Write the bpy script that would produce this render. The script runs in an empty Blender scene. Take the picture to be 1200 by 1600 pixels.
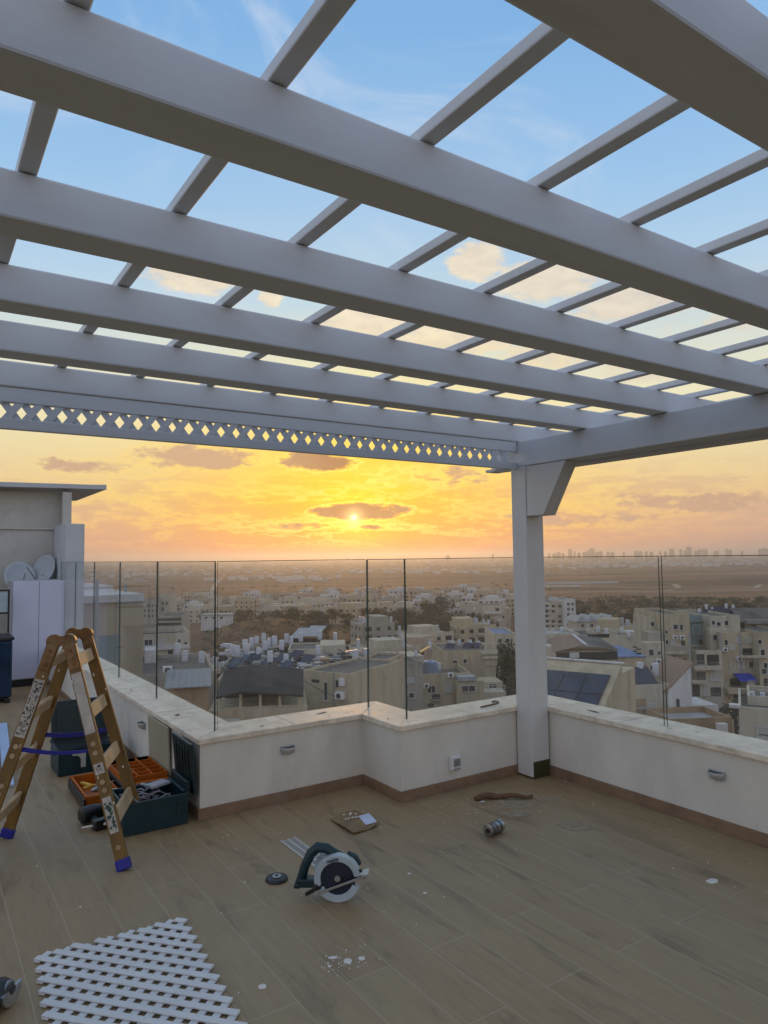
import bpy, bmesh, math, random
from mathutils import Vector, Matrix
random.seed(7)
R = math.radians
sc = bpy.context.scene
COL = sc.collection

# ------------------------------------------------------------------ camera
EYE = Vector((0, 0, 1.6))
CR = Vector((0.83295789, -0.55320365, -0.01211931))
CU = Vector((-0.02488908, -0.05933755, 0.99792765))
CF = Vector((0.55277634, 0.83093007, 0.06319441))
FPX = 1106.17
cam_d = bpy.data.cameras.new("camera"); cam = bpy.data.objects.new("camera", cam_d); COL.objects.link(cam)
M = Matrix((CR, CU, -CF)).transposed().to_4x4(); M.translation = EYE
cam.matrix_world = M
cam_d.sensor_width = 36; cam_d.sensor_fit = 'AUTO'; cam_d.lens = FPX / 1600 * 36
cam_d.clip_start = 0.05; cam_d.clip_end = 60000
sc.camera = cam
sc.view_settings.view_transform = 'Standard'; sc.view_settings.look = 'None'
sc.view_settings.gamma = 1; sc.view_settings.exposure = 0.12
sc.render.engine = 'CYCLES'
sc.cycles.use_denoising = True
sc.cycles.max_bounces = 8; sc.cycles.diffuse_bounces = 3; sc.cycles.glossy_bounces = 3
sc.cycles.transparent_max_bounces = 24; sc.cycles.volume_bounces = 0
sc.cycles.sample_clamp_indirect = 6; sc.cycles.caustics_reflective = False; sc.cycles.caustics_refractive = False

SUN_EL = R(3.03); SUN_AZ = R(58.81)
S = Vector((math.cos(SUN_AZ) * math.cos(SUN_EL), math.sin(SUN_AZ) * math.cos(SUN_EL), math.sin(SUN_EL)))

# ------------------------------------------------------------------ tiny node language
class V:
    def __init__(s, nt, sock): s.nt, s.s = nt, sock
    def m(s, op, *o, clamp=False):
        n = s.nt.nodes.new('ShaderNodeMath'); n.operation = op; n.use_clamp = clamp
        for i, x in enumerate((s,) + o):
            if isinstance(x, V): s.nt.links.new(x.s, n.inputs[i])
            else: n.inputs[i].default_value = x
        return V(s.nt, n.outputs[0])
    def __add__(s, o): return s.m('ADD', o)
    def __sub__(s, o): return s.m('SUBTRACT', o)
    def __mul__(s, o): return s.m('MULTIPLY', o)
    def __truediv__(s, o): return s.m('DIVIDE', o)
    def sq(s): return s.m('MULTIPLY', s)
    def exp(s): return s.m('EXPONENT')
    def step(s, a, b):
        n = s.nt.nodes.new('ShaderNodeMapRange'); n.interpolation_type = 'SMOOTHSTEP'
        s.nt.links.new(s.s, n.inputs[0]); n.inputs[1].default_value = a; n.inputs[2].default_value = b
        return V(s.nt, n.outputs[0])
def noise(nt, vec, scale, detail=4, rough=.55, dist=0.):
    n = nt.nodes.new('ShaderNodeTexNoise'); n.inputs['Scale'].default_value = scale
    n.inputs['Detail'].default_value = detail; n.inputs['Roughness'].default_value = rough; n.inputs['Distortion'].default_value = dist
    if vec is not None: nt.links.new(vec, n.inputs['Vector'])
    return V(nt, n.outputs['Fac'])
def comb(nt, x, y, z=0.):
    n = nt.nodes.new('ShaderNodeCombineXYZ')
    for i, a in enumerate((x, y, z)):
        if isinstance(a, V): nt.links.new(a.s, n.inputs[i])
        else: n.inputs[i].default_value = a
    return n.outputs[0]
def ramp(nt, fac, stops):
    n = nt.nodes.new('ShaderNodeValToRGB'); e = n.color_ramp.elements
    while len(e) < len(stops): e.new(0.5)
    for el, (p, c) in zip(e, stops): el.position = p; el.color = (*c, 1)
    nt.links.new(fac.s if isinstance(fac, V) else fac, n.inputs[0]); return n.outputs[0]
def mix(nt, f, a, b, mode='MIX'):
    n = nt.nodes.new('ShaderNodeMix'); n.data_type = 'RGBA'; n.blend_type = mode; n.clamp_factor = True
    for i, x in ((0, f), (6, a), (7, b)):
        if isinstance(x, V): nt.links.new(x.s, n.inputs[i])
        elif isinstance(x, (int, float)): n.inputs[i].default_value = x
        elif isinstance(x, tuple): n.inputs[i].default_value = (*x, 1)
        else: nt.links.new(x, n.inputs[i])
    return n.outputs[2]

# ------------------------------------------------------------------ sky
world = bpy.data.worlds.new("World"); sc.world = world; world.use_nodes = True
def build_sky():
    nt = world.node_tree; nt.nodes.clear()
    tc = nt.nodes.new('ShaderNodeTexCoord'); sp = nt.nodes.new('ShaderNodeSeparateXYZ')
    nt.links.new(tc.outputs['Generated'], sp.inputs[0])
    x, y, z = (V(nt, o) for o in sp.outputs)
    hl = (x.sq() + y.sq()).m('SQRT').m('MAXIMUM', 1e-4)
    ca, sa = math.cos(SUN_AZ), math.sin(SUN_AZ)
    cz = (x * ca + y * sa) / hl                       # cos of azimuth from the sun
    sz = (x * sa - y * ca) / hl                       # + to the right of the sun
    u = sz.m('ARCTAN2', cz)
    e = z.m('ARCSINE').m('MAXIMUM', 0.0)
    fac = (e / (math.pi / 2)).m('SQRT')
    def st(d): return math.sqrt(d / 90)
    A = ramp(nt, fac, [(0, (.57, .32, .25)), (st(1), (.65, .37, .26)), (st(2.5), (.76, .45, .27)), (st(5), (.82, .58, .29)), (st(8.5), (.82, .69, .40)), (st(12), (.84, .78, .54)),
                       (st(16), (.66, .72, .66)), (st(21), (.45, .63, .80)), (st(28), (.31, .53, .80)), (st(38), (.21, .43, .75)), (st(48), (.20, .40, .72)), (st(62), (.46, .47, .50)), (1, (.58, .54, .50))])
    B = ramp(nt, fac, [(0, (.95, .20, .0)), (st(1.2), (1.0, .27, .0)), (st(2.6), (1.04, .44, .0)), (st(4.6), (1.05, .60, .0)), (st(8), (1.02, .66, .07)), (st(11), (1.0, .77, .24)), (st(15), (.82, .78, .50)),
                       (st(20), (.53, .68, .76)), (st(27), (.37, .57, .80)), (st(38), (.22, .44, .75)), (st(48), (.2, .4, .74)), (st(62), (.46, .47, .50)), (1, (.58, .54, .50))])
    C = ramp(nt, fac, [(0, (.70, .57, .49)), (st(8), (.80, .70, .64)), (st(20), (.62, .67, .80)), (st(40), (.38, .56, .92)), (st(62), (.46, .47, .50)), (1, (.58, .54, .50))])
    near = ((u / .27).sq() * -1.).exp()
    sky = mix(nt, near, A, B)
    back = cz.step(.55, -.5)
    sky = mix(nt, back, sky, C)
    nis = nt.nodes.new('ShaderNodeTexSky'); nis.sky_type = 'NISHITA'; nis.sun_disc = False
    nis.sun_elevation = SUN_EL; nis.sun_rotation = math.pi / 2 - SUN_AZ; nis.altitude = 100; nis.dust_density = 2.0
    # clouds: coordinates are angles in the sky (azimuth from the sun, elevation)
    uv = comb(nt, u, e)
    uvs = comb(nt, u * 1.0, e * 3.2)
    n1 = noise(nt, uvs, 9, 7, .6, .3)
    n2 = noise(nt, comb(nt, u + 3.1, e * 2.2), 26, 6, .62)
    n3 = noise(nt, comb(nt, u * 1.0, e * 7.0, 4.), 7, 6, .58, .4)
    n4 = noise(nt, comb(nt, u + 7., e * 2.6), 60, 5, .6)
    rough = (n1 - .5) * 1.8 + (n2 - .5) * 2.2 + (n4 - .5) * 1.1
    def P(px, py): return ((px - 553) / 1106., (873 - .0122 * (px - 600) - py) / 1106.)
    def blob(px, py, rx, ry, amt=1.):
        a, b = P(px, py)
        q = ((u - a) / (rx / 1106.)).sq() + ((e - b) / (ry / 1106.)).sq()
        return (q * -1. + 1.) * amt
    def union(bs):
        o = bs[0]
        for b in bs[1:]: o = o.m('MAXIMUM', b)
        return o
    wisp = ((noise(nt, comb(nt, u * .9 + e * .8, e * 2.0, 9.), 3.4, 6, .6, .8) - .5) * 3.2).step(.0, 1.) * e.step(.28, .42) * e.step(.95, .7)
    sky = mix(nt, wisp * .6, sky, (.72, .76, .84))
    # upper puffs, peach to grey
    up = union([blob(752, 432, 50, 34, 1.5), blob(860, 462, 105, 36, 1.3), blob(985, 500, 120, 38, 1.2), blob(310, 455, 90, 36, 1.5), blob(425, 482, 22, 18), blob(600, 512, 125, 38, 1.5), blob(720, 540, 110, 34, 1.4), blob(860, 570, 110, 26, .9), blob(1010, 600, 90, 30, .8), blob(1110, 545, 90, 22, .5)])
    du = (up.m('MAXIMUM', -1.5) + rough * 1.15).step(-.05, .85)
    warm = ((u + .02) / .42).sq().m('MULTIPLY', -1.).exp()
    hi = mix(nt, (e.step(P(0, 500)[1], P(0, 640)[1] - .0)), (.95, .83, .60), (1.0, .80, .36))
    cu = mix(nt, warm, (.74, .68, .60), hi)
    cu = mix(nt, (n2 - .32) * 2.6, mix(nt, .55, cu, (.58, .50, .44)), cu)
    sky = mix(nt, du * .95, sky, cu)
    # low stratified sheet from the horizon to about nine degrees
    band = e.step(.004, .03) * e.step(.145, .075) * cz.step(.3, .75)
    dl = ((n3 - .46) * 6. + (n2 - .5) * 3. + (n4 - .5) * 1.6).step(.0, .9) * band
    lowc = mix(nt, ((u / .26).sq() * -1.).exp(), (.60, .38, .28), (.88, .40, .04))
    sky = mix(nt, dl * .5, sky, lowc)
    edge = ((n3 - .46) * 6. + (n2 - .5) * 3. + (n4 - .5) * 1.6)
    rim = ((edge + .12) / .26).sq().m('MULTIPLY', -1.).exp() * band * ((u / .34).sq() * -1.).exp()
    sky = mix(nt, rim * .75, sky, (1.0, .74, .16))
    # distinct dark bars with glowing rims
    bars = union([blob(566, 802, 88, 15, 1.5), blob(318, 722, 118, 21), blob(497, 724, 66, 20), blob(152, 742, 74, 13, .9), blob(620, 826, 60, 6, .6), blob(455, 825, 95, 9, .7), blob(1080, 795, 170, 22, .75), blob(900, 812, 120, 18, .6), blob(690, 745, 100, 18, .35)])
    bb = bars.m('MAXIMUM', -1.5) + rough * 1.05
    dk = bb.step(.2, .8)
    rm = ((bb - .16) / .20).sq().m('MULTIPLY', -1.).exp() * ((u / .30).sq() * -1.).exp()
    glow_c = mix(nt, ((u / .12).sq() * -1.).exp(), (.97, .68, .16), (1.05, .84, .16))
    sky = mix(nt, rm * .85, sky, glow_c)
    barc = mix(nt, ((u / .10).sq() * -1.).exp(), (.58, .36, .24), (.30, .14, .10))
    sky = mix(nt, dk * .88, sky, barc)
    # glow round the sun, rays under the cloud and the sun's bright spot
    dx, dy = u, e - SUN_EL
    r2 = dx.sq() + (dy * 1.15).sq()
    ang = dx.m('ARCTAN2', dy * -1.)
    rays = noise(nt, comb(nt, ang * 2.2, 1.7), 3.2, 3, .6)
    rayv = (rays - .42).step(.0, .3) * (r2.m('SQRT') / -.07).exp() * dy.step(.02, -.01)
    g = (r2 / (-.0022)).exp() * .5 + (r2 / (-.018)).exp() * .2 + rayv * .22
    free = (dk * -.75) + 1.
    add = nt.nodes.new('ShaderNodeVectorMath'); add.operation = 'SCALE'; add.inputs[0].default_value = (1.0, .46, .0)
    nt.links.new((g * free).s, add.inputs['Scale'])
    sky = mix(nt, 1.0, sky, add.outputs[0], 'ADD')
    ex, ey = P(553, 812)
    disc = (((u - ex).sq() + ((e - ey) * 1.2).sq()) / (-.0000135)).exp() * 2.2 + ((u - ex).sq() + (e - ey).sq()).m('DIVIDE', -.00016).exp() * .7
    add2 = nt.nodes.new('ShaderNodeVectorMath'); add2.operation = 'SCALE'; add2.inputs[0].default_value = (1.0, .82, .35)
    nt.links.new(disc.s, add2.inputs['Scale'])
    sky = mix(nt, 1.0, sky, add2.outputs[0], 'ADD')
    b1 = nt.nodes.new('ShaderNodeBackground'); nt.links.new(nis.outputs[0], b1.inputs[0]); b1.inputs[1].default_value = 0.05
    b2 = nt.nodes.new('ShaderNodeBackground'); nt.links.new(sky, b2.inputs[0]); b2.inputs[1].default_value = 1.0
    mx = nt.nodes.new('ShaderNodeMixShader'); mx.inputs[0].default_value = .95
    nt.links.new(b1.outputs[0], mx.inputs[1]); nt.links.new(b2.outputs[0], mx.inputs[2])
    out = nt.nodes.new('ShaderNodeOutputWorld'); nt.links.new(mx.outputs[0], out.inputs[0])
build_sky()
sun_d = bpy.data.lights.new("sun", 'SUN'); sun_d.energy = 0.7; sun_d.color = (1, .52, .20); sun_d.angle = R(3.0)
sun = bpy.data.objects.new("sun", sun_d); COL.objects.link(sun)
sun.rotation_euler = S.to_track_quat('Z', 'Y').to_euler()

# ------------------------------------------------------------------ materials
MATS = {}
def pm(name, col, rough=.6, var=.12, scale=6., bump=0., metal=0., dirt=None, dirt_amt=.4, dirt_scale=3., stretch=(1, 1, 1), spec=.5, coat=0.):
    if name in MATS: return MATS[name]
    m = bpy.data.materials.new(name); m.use_nodes = True; nt = m.node_tree
    b = nt.nodes['Principled BSDF']
    tc = nt.nodes.new('ShaderNodeTexCoord'); mp = nt.nodes.new('ShaderNodeMapping'); mp.inputs['Scale'].default_value = stretch
    nt.links.new(tc.outputs['Object'], mp.inputs[0])
    n = noise(nt, mp.outputs[0], scale, 6, .6)
    lo = tuple(c * (1 - var * 1.6) for c in col); hi = tuple(min(1, c * (1 + var * 1.2)) for c in col)
    c = ramp(nt, n, [(.3, lo), (.7, hi)])
    if dirt:
        d = noise(nt, mp.outputs[0], dirt_scale, 8, .7, .5).step(.5, .72)
        c = mix(nt, d * dirt_amt, c, dirt)
    nt.links.new(c, b.inputs['Base Color'])
    rr = n * .25 + (rough - .12); nt.links.new(rr.m('MAXIMUM', .03).s, b.inputs['Roughness'])
    b.inputs['Metallic'].default_value = metal; b.inputs['Specular IOR Level'].default_value = spec
    if coat: b.inputs['Coat Weight'].default_value = coat
    if bump:
        bn = nt.nodes.new('ShaderNodeBump'); bn.inputs['Strength'].default_value = bump; bn.inputs['Distance'].default_value = .01
        n2 = noise(nt, mp.outputs[0], scale * 6, 5, .6)
        nt.links.new(n2.s, bn.inputs['Height']); nt.links.new(bn.outputs[0], b.inputs['Normal'])
    MATS[name] = m; return m

def mat_floor():
    m = bpy.data.materials.new('wood_look_tile'); m.use_nodes = True; nt = m.node_tree; b = nt.nodes['Principled BSDF']
    tc = nt.nodes.new('ShaderNodeTexCoord'); sp = nt.nodes.new('ShaderNodeSeparateXYZ'); nt.links.new(tc.outputs['Object'], sp.inputs[0])
    x, y = V(nt, sp.outputs[0]), V(nt, sp.outputs[1])
    br = nt.nodes.new('ShaderNodeTexBrick'); br.offset = .37; br.offset_frequency = 2
    nt.links.new(comb(nt, y, x), br.inputs['Vector'])
    br.inputs['Scale'].default_value = 1.; br.inputs['Brick Width'].default_value = 1.2; br.inputs['Row Height'].default_value = .2
    br.inputs['Mortar Size'].default_value = .0028; br.inputs['Mortar Smooth'].default_value = .3; br.inputs['Bias'].default_value = 0.
    br.inputs['Color1'].default_value = (0, 0, 0, 1); br.inputs['Color2'].default_value = (1, 1, 1, 1); br.inputs['Mortar'].default_value = (.5, .5, .5, 1)
    row = (x / .2).m('FLOOR')
    grain = noise(nt, comb(nt, x * 16., y * 1.3, row * 7.3), 2.4, 8, .66, 1.2)
    knots = noise(nt, comb(nt, x * 5., y * 1.1, row * 3.1), 1.7, 5, .6, .8)
    c = ramp(nt, grain, [(.22, (.220, .146, .076)), (.5, (.292, .204, .110)), (.78, (.345, .254, .144))])
    c = mix(nt, knots.step(.52, .72) * .65, c, (.110, .078, .040))
    tone = V(nt, br.outputs['Color'])
    c = mix(nt, tone * .4, c, (.32, .245, .135))
    dust = noise(nt, comb(nt, x, y), 1.1, 7, .65).step(.48, .72)
    c = mix(nt, dust * .4, c, (.36, .305, .20))
    c = mix(nt, V(nt, br.outputs['Fac']) * .55, c, (.42, .35, .25))
    nt.links.new(c, b.inputs['Base Color'])
    nt.links.new((grain * .2 + dust * .15 + .42).s, b.inputs['Roughness'])
    bn = nt.nodes.new('ShaderNodeBump'); bn.inputs['Strength'].default_value = .25; bn.inputs['Distance'].default_value = .004
    nt.links.new((grain * .4 - V(nt, br.outputs['Fac'])).s, bn.inputs['Height']); nt.links.new(bn.outputs[0], b.inputs['Normal'])
    return m
def mat_glass(name, tint, refl, dust):
    m = bpy.data.materials.new(name); m.use_nodes = True; nt = m.node_tree; nt.nodes.clear()
    tr = nt.nodes.new('ShaderNodeBsdfTransparent'); tr.inputs[0].default_value = (*tint, 1)
    gl = nt.nodes.new('ShaderNodeBsdfGlossy'); gl.inputs['Roughness'].default_value = .015
    lw = nt.nodes.new('ShaderNodeLayerWeight'); lw.inputs[0].default_value = .5; fz = V(nt, lw.outputs['Facing']); f5 = fz.sq().sq() * fz
    mx = nt.nodes.new('ShaderNodeMixShader'); nt.links.new(((f5 * .55 + .035) * refl).s, mx.inputs[0])
    nt.links.new(tr.outputs[0], mx.inputs[1]); nt.links.new(gl.outputs[0], mx.inputs[2])
    d1 = nt.nodes.new('ShaderNodeBsdfDiffuse'); d1.inputs[0].default_value = (.75, .72, .68, 1); d2 = nt.nodes.new('ShaderNodeBsdfTranslucent'); d2.inputs[0].default_value = (.8, .78, .74, 1)
    df = nt.nodes.new('ShaderNodeMixShader'); nt.links.new(d1.outputs[0], df.inputs[1]); nt.links.new(d2.outputs[0], df.inputs[2])
    tc = nt.nodes.new('ShaderNodeTexCoord')
    n = noise(nt, tc.outputs['Object'], 2.2, 7, .7, .4).step(.4, .8)
    spots = noise(nt, tc.outputs['Object'], 38., 2, .5).step(.70, .76)
    m2 = nt.nodes.new('ShaderNodeMixShader'); nt.links.new((n * dust + spots * .10 + dust * .3).s, m2.inputs[0])
    nt.links.new(mx.outputs[0], m2.inputs[1]); nt.links.new(df.outputs[0], m2.inputs[2])
    o = nt.nodes.new('ShaderNodeOutputMaterial'); nt.links.new(m2.outputs[0], o.inputs[0]); return m

WHITE = pm('painted_timber', (.64, .67, .71), .5, .04, 3., .1, dirt=(.46, .45, .42), dirt_amt=.28, dirt_scale=3., stretch=(.35, 1.6, 1.6))  # timber is white; a blue sky cast is mixed into its paint colour
POSTW = pm('painted_post', (.66, .66, .65), .5, .05, 2.5, .1, dirt=(.5, .47, .42), dirt_amt=.35, stretch=(1, 1, .3))
PLAS = pm('white_plaster', (.70, .67, .60), .85, .06, 4., .35, dirt=(.42, .38, .32), dirt_amt=.2, dirt_scale=3.2, stretch=(1, 1, .4))
CAP = pm('stone_coping', (.76, .68, .55), .55, .14, 9., .3, dirt=(.32, .25, .19), dirt_amt=.55, dirt_scale=7., stretch=(1, 1, 1))
SKIRT = pm('brown_skirting', (.24, .155, .095), .55, .15, 8., .1, dirt=(.3, .24, .18), dirt_amt=.4)
FLOOR = mat_floor()
GLASS = mat_glass('clear_glass', (.975, .985, .98), .9, .06)
GEDGE = pm('glass_edge_green', (.06, .10, .09), .15, .1)
GEDGED = pm('glass_edge_dark', (.012, .04, .036), .15, .1)
YEL = pm('yellowed_wood', (.18, .098, .019), .45, .22, 7., .25, dirt=(.12, .06, .03), dirt_amt=.55, dirt_scale=9., stretch=(3, 3, .6))
TREAD = pm('pale_tread', (.46, .33, .19), .6, .2, 8., .2, dirt=(.5, .46, .4), dirt_amt=.5)
BRONZE = pm('worn_hinge', (.22, .12, .05), .42, .3, 14., .2, metal=.6, dirt=(.4, .33, .25), dirt_amt=.5)
BLUE = pm('blue_plastic', (.012, .016, .24), .4, .15)
STICK = pm('white_sticker', (.50, .46, .41), .6, .15, 20., dirt=(.2, .15, .1), dirt_amt=.3, dirt_scale=14.)
INK = pm('dark_print', (.03, .03, .035), .6, .1)
GREENLBL = pm('green_print', (.03, .09, .07), .6, .1)
TEAL = pm('teal_case_plastic', (.002, .028, .038), .38, .12, 12., .05)
TEALD = pm('dark_teal_plastic', (.003, .020, .024), .42, .12, 12.)
BLACK = pm('black_plastic', (.014, .015, .017), .4, .2, 10.)
ORANGE = pm('orange_plastic', (.45, .115, .005), .45, .12, 10.)
YELLOW = pm('yellow_plastic', (.6, .36, .03), .5, .15)
STEEL = pm('brushed_steel', (.48, .49, .5), .35, .12, 20., metal=.9)
CHROME = pm('dull_can_metal', (.38, .37, .35), .3, .2, 16., metal=.9, dirt=(.12, .1, .08), dirt_amt=.6, dirt_scale=12.)
PALEP = pm('pale_tool_plastic', (.38, .46, .50), .45, .06, 12., dirt=(.3, .28, .25), dirt_amt=.3)
CARD = pm('cardboard', (.24, .165, .085), .85, .2, 10., .2)
PAPER = pm('blue_white_paper', (.55, .62, .78), .7, .08)
WHITEP = pm('white_plastic', (.72, .72, .73), .4, .04)
CABW = pm('cabinet_sheet', (.62, .63, .78), .55, .04, 2.)
CHIP = pm('plaster_chip', (.68, .65, .6), .9, .08)
BARK = pm('brown_scrap_wood', (.15, .085, .04), .8, .3, 16., .4, stretch=(1, 6, 6))
LAT = pm('white_lattice_pvc', (.62, .63, .64), .45, .05, 5., .05, dirt=(.45, .43, .4), dirt_amt=.3)
BOARD = pm('pale_blue_board', (.42, .55, .76), .45, .06, 3.)  # white boards; the sky's blue reflection is put into their colour
PANEL = pm('pale_olive_panel', (.38, .36, .26), .6, .06, 3.)
OLIVE = pm('olive_patch', (.05, .05, .018), .6, .2)
SHEDW = pm('shed_render', (.52, .50, .45), .9, .06, 3., .2, dirt=(.25, .24, .22), dirt_amt=.4)
SHEDR = pm('shed_roof_metal', (.50, .52, .54), .5, .06, 3.)
NAVY = pm('navy_gloss', (.008, .028, .065), .2, .3, 4.)
GREYD = pm('grey_dish', (.42, .47, .50), .5, .06)
STONE = [pm('cream_stone_' + n, c, .92, .12, .9, .0, dirt=(c[0] * .5, c[1] * .46, c[2] * .43), dirt_amt=.6, dirt_scale=.8, stretch=(1, 1, .22), spec=.15) for n, c in
         (('warm', (.46, .39, .27)), ('pale', (.50, .45, .35)), ('grey', (.36, .33, .27)), ('white', (.58, .57, .55)), ('tan', (.38, .27, .16)), ('pink', (.46, .36, .27)))]
WARM, PALE, GREYS, WHT, TAN, PINK = STONE
WINM = pm('window_glass_dark', (.035, .04, .045), .12, .3, .8)
FRM = pm('window_frame_white', (.5, .5, .48), .5, .05)
SHUT = pm('rolled_shutter', (.45, .44, .40), .6, .05)
ROOFG = pm('roof_membrane_grey', (.15, .14, .125), .9, .25, .5, dirt=(.07, .065, .06), dirt_amt=.6, dirt_scale=.35, spec=.12)
ROOFD = pm('dark_roof_sheet', (.045, .042, .040), .7, .2, .8, dirt=(.12, .11, .1), dirt_amt=.5, dirt_scale=.5, spec=.12)
ROOFT = pm('brown_roof_sheet', (.25, .165, .11), .75, .1, .6, dirt=(.15, .11, .08), dirt_amt=.4, dirt_scale=.6)
ROOFL = pm('pale_roof_sheet', (.36, .37, .37), .5, .08, .8, spec=.12)
CORR = pm('corrugated_sheet', (.30, .31, .31), .45, .1, .6, dirt=(.22, .2, .18), dirt_amt=.4, dirt_scale=.7, spec=.12)
TANK = pm('white_tank', (.46, .48, .52), .45, .06, 2., dirt=(.4, .38, .34), dirt_amt=.35, dirt_scale=2.)
PV = pm('solar_glass', (.022, .032, .062), .34, .3, .7, spec=.3)
PVF = pm('solar_frame', (.012, .015, .025), .4, .1)
BLUER = pm('blue_roof_sheet', (.13, .20, .36), .6, .2, 1.2, spec=.12)
AWN = pm('blue_awning', (.012, .04, .36), .6, .1)
TEALW = pm('teal_render', (.20, .27, .27), .85, .08, .5)
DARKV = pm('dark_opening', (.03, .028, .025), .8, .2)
RAILM = pm('railing_metal', (.3, .3, .29), .5, .1)
LEAF = [pm('foliage_' + n, c, .75, .4, .9) for n, c in (('dark', (.026, .040, .015)), ('mid', (.048, .064, .022)), ('dry', (.062, .060, .028)))]
TRUNK = pm('trunk_bark', (.09, .065, .045), .9, .2, 3.)

# ------------------------------------------------------------------ mesh builder
class MB:
    def __init__(s): s.v, s.f, s.mi = [], [], []
    def add(s, vs, fs, mi=0):
        o = len(s.v); s.v += [Vector(p) for p in vs]
        for f in fs: s.f.append([i + o for i in f]); s.mi.append(mi)
        return s
    def box(s, a, b, mi=0):
        (x0, y0, z0), (x1, y1, z1) = a, b
        vs = [(x0, y0, z0), (x1, y0, z0), (x1, y1, z0), (x0, y1, z0), (x0, y0, z1), (x1, y0, z1), (x1, y1, z1), (x0, y1, z1)]
        return s.add(vs, [(3, 2, 1, 0), (4, 5, 6, 7), (0, 1, 5, 4), (1, 2, 6, 5), (2, 3, 7, 6), (3, 0, 4, 7)], mi)
    def obox(s, c, ax, hs, mi=0):
        c = Vector(c); ax = [Vector(a).normalized() for a in ax]
        vs = [c + ax[0] * (i * hs[0]) + ax[1] * (j * hs[1]) + ax[2] * (k * hs[2]) for k in (-1, 1) for i, j in ((-1, -1), (1, -1), (1, 1), (-1, 1))]
        return s.add(vs, [(3, 2, 1, 0), (4, 5, 6, 7), (0, 1, 5, 4), (1, 2, 6, 5), (2, 3, 7, 6), (3, 0, 4, 7)], mi)
    def bar(s, p0, p1, side, w, t, mi=0):
        "beam from p0 to p1; t = thickness along side, w = width across it"
        p0, p1 = Vector(p0), Vector(p1); d = (p1 - p0).normalized()
        a = Vector(side); a = (a - d * a.dot(d)).normalized(); b = d.cross(a)
        return s.obox((p0 + p1) / 2, (a, b, d), (t / 2, w / 2, (p1 - p0).length / 2), mi)
    def prism(s, pts, axis, lo, hi, mi=0):
        "polygon pts (2D) extruded along axis x/y/z"
        def p(a, b, c): return {'x': (c, a, b), 'y': (a, c, b), 'z': (a, b, c)}[axis]
        n = len(pts); vs = [p(a, b, lo) for a, b in pts] + [p(a, b, hi) for a, b in pts]
        fs = [list(range(n))[::-1], list(range(n, 2 * n))] + [(i, (i + 1) % n, n + (i + 1) % n, n + i) for i in range(n)]
        return s.add(vs, fs, mi)
    def cyl(s, p0, p1, r0, r1=None, n=16, mi=0, cap=True):
        r1 = r0 if r1 is None else r1
        p0, p1 = Vector(p0), Vector(p1); d = (p1 - p0).normalized()
        a = d.orthogonal().normalized(); b = d.cross(a)
        vs = [p + (a * math.cos(t) + b * math.sin(t)) * r for p, r in ((p0, r0), (p1, r1)) for t in [2 * math.pi * i / n for i in range(n)]]
        fs = [(i, (i + 1) % n, n + (i + 1) % n, n + i) for i in range(n)]
        if cap: fs += [list(range(n))[::-1], list(range(n, 2 * n))]
        return s.add(vs, fs, mi)
    def tube(s, pts, r, n=8, mi=0):
        pts = [Vector(p) for p in pts]; o = len(s.v); rs = r if isinstance(r, (list, tuple)) else [r] * len(pts)
        prev = None
        for i, p in enumerate(pts):
            d = (pts[min(i + 1, len(pts) - 1)] - pts[max(i - 1, 0)]).normalized()
            a = d.orthogonal().normalized() if prev is None else (prev - d * prev.dot(d)).normalized()
            prev = a; b = d.cross(a)
            s.v += [p + (a * math.cos(2 * math.pi * k / n) + b * math.sin(2 * math.pi * k / n)) * rs[i] for k in range(n)]
        for i in range(len(pts) - 1):
            for k in range(n):
                s.f.append([o + i * n + k, o + i * n + (k + 1) % n, o + (i + 1) * n + (k + 1) % n, o + (i + 1) * n + k]); s.mi.append(mi)
        s.f.append([o + k for k in range(n)][::-1]); s.mi.append(mi)
        s.f.append([o + (len(pts) - 1) * n + k for k in range(n)]); s.mi.append(mi)
        return s
    def arc(s, c, r0, r1, a0, a1, y0, y1, n=24, mi=0):
        "ring sector in the xz plane, extruded in y"
        c = Vector(c); o = len(s.v)
        for i in range(n + 1):
            t = R(a0 + (a1 - a0) * i / n); ct, st = math.cos(t), math.sin(t)
            for r, y in ((r0, y0), (r1, y0), (r1, y1), (r0, y1)): s.v.append(c + Vector((ct * r, y, st * r)))
        for i in range(n):
            for k in range(4):
                s.f.append([o + i * 4 + k, o + i * 4 + (k + 1) % 4, o + i * 4 + 4 + (k + 1) % 4, o + i * 4 + 4 + k]); s.mi.append(mi)
        s.f.append([o, o + 1, o + 2, o + 3]); s.mi.append(mi); e = o + n * 4; s.f.append([e + 3, e + 2, e + 1, e]); s.mi.append(mi)
        return s
    def ball(s, c, r, n=10, mi=0, zmin=-1., zmax=1.):
        c = Vector(c); rr = Vector(r if isinstance(r, (tuple, list)) else (r, r, r)); m = n; k2 = n * 2; o = len(s.v)
        for i in range(m + 1):
            z = zmin + (zmax - zmin) * i / m; z = math.sin((z) * math.pi / 2); q = math.sqrt(max(0, 1 - z * z))
            for k in range(k2):
                t = 2 * math.pi * k / k2; s.v.append(c + Vector((rr.x * q * math.cos(t), rr.y * q * math.sin(t), rr.z * z)))
        for i in range(m):
            for k in range(k2): s.f.append([o + i * k2 + k, o + i * k2 + (k + 1) % k2, o + (i + 1) * k2 + (k + 1) % k2, o + (i + 1) * k2 + k]); s.mi.append(mi)
        return s
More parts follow.
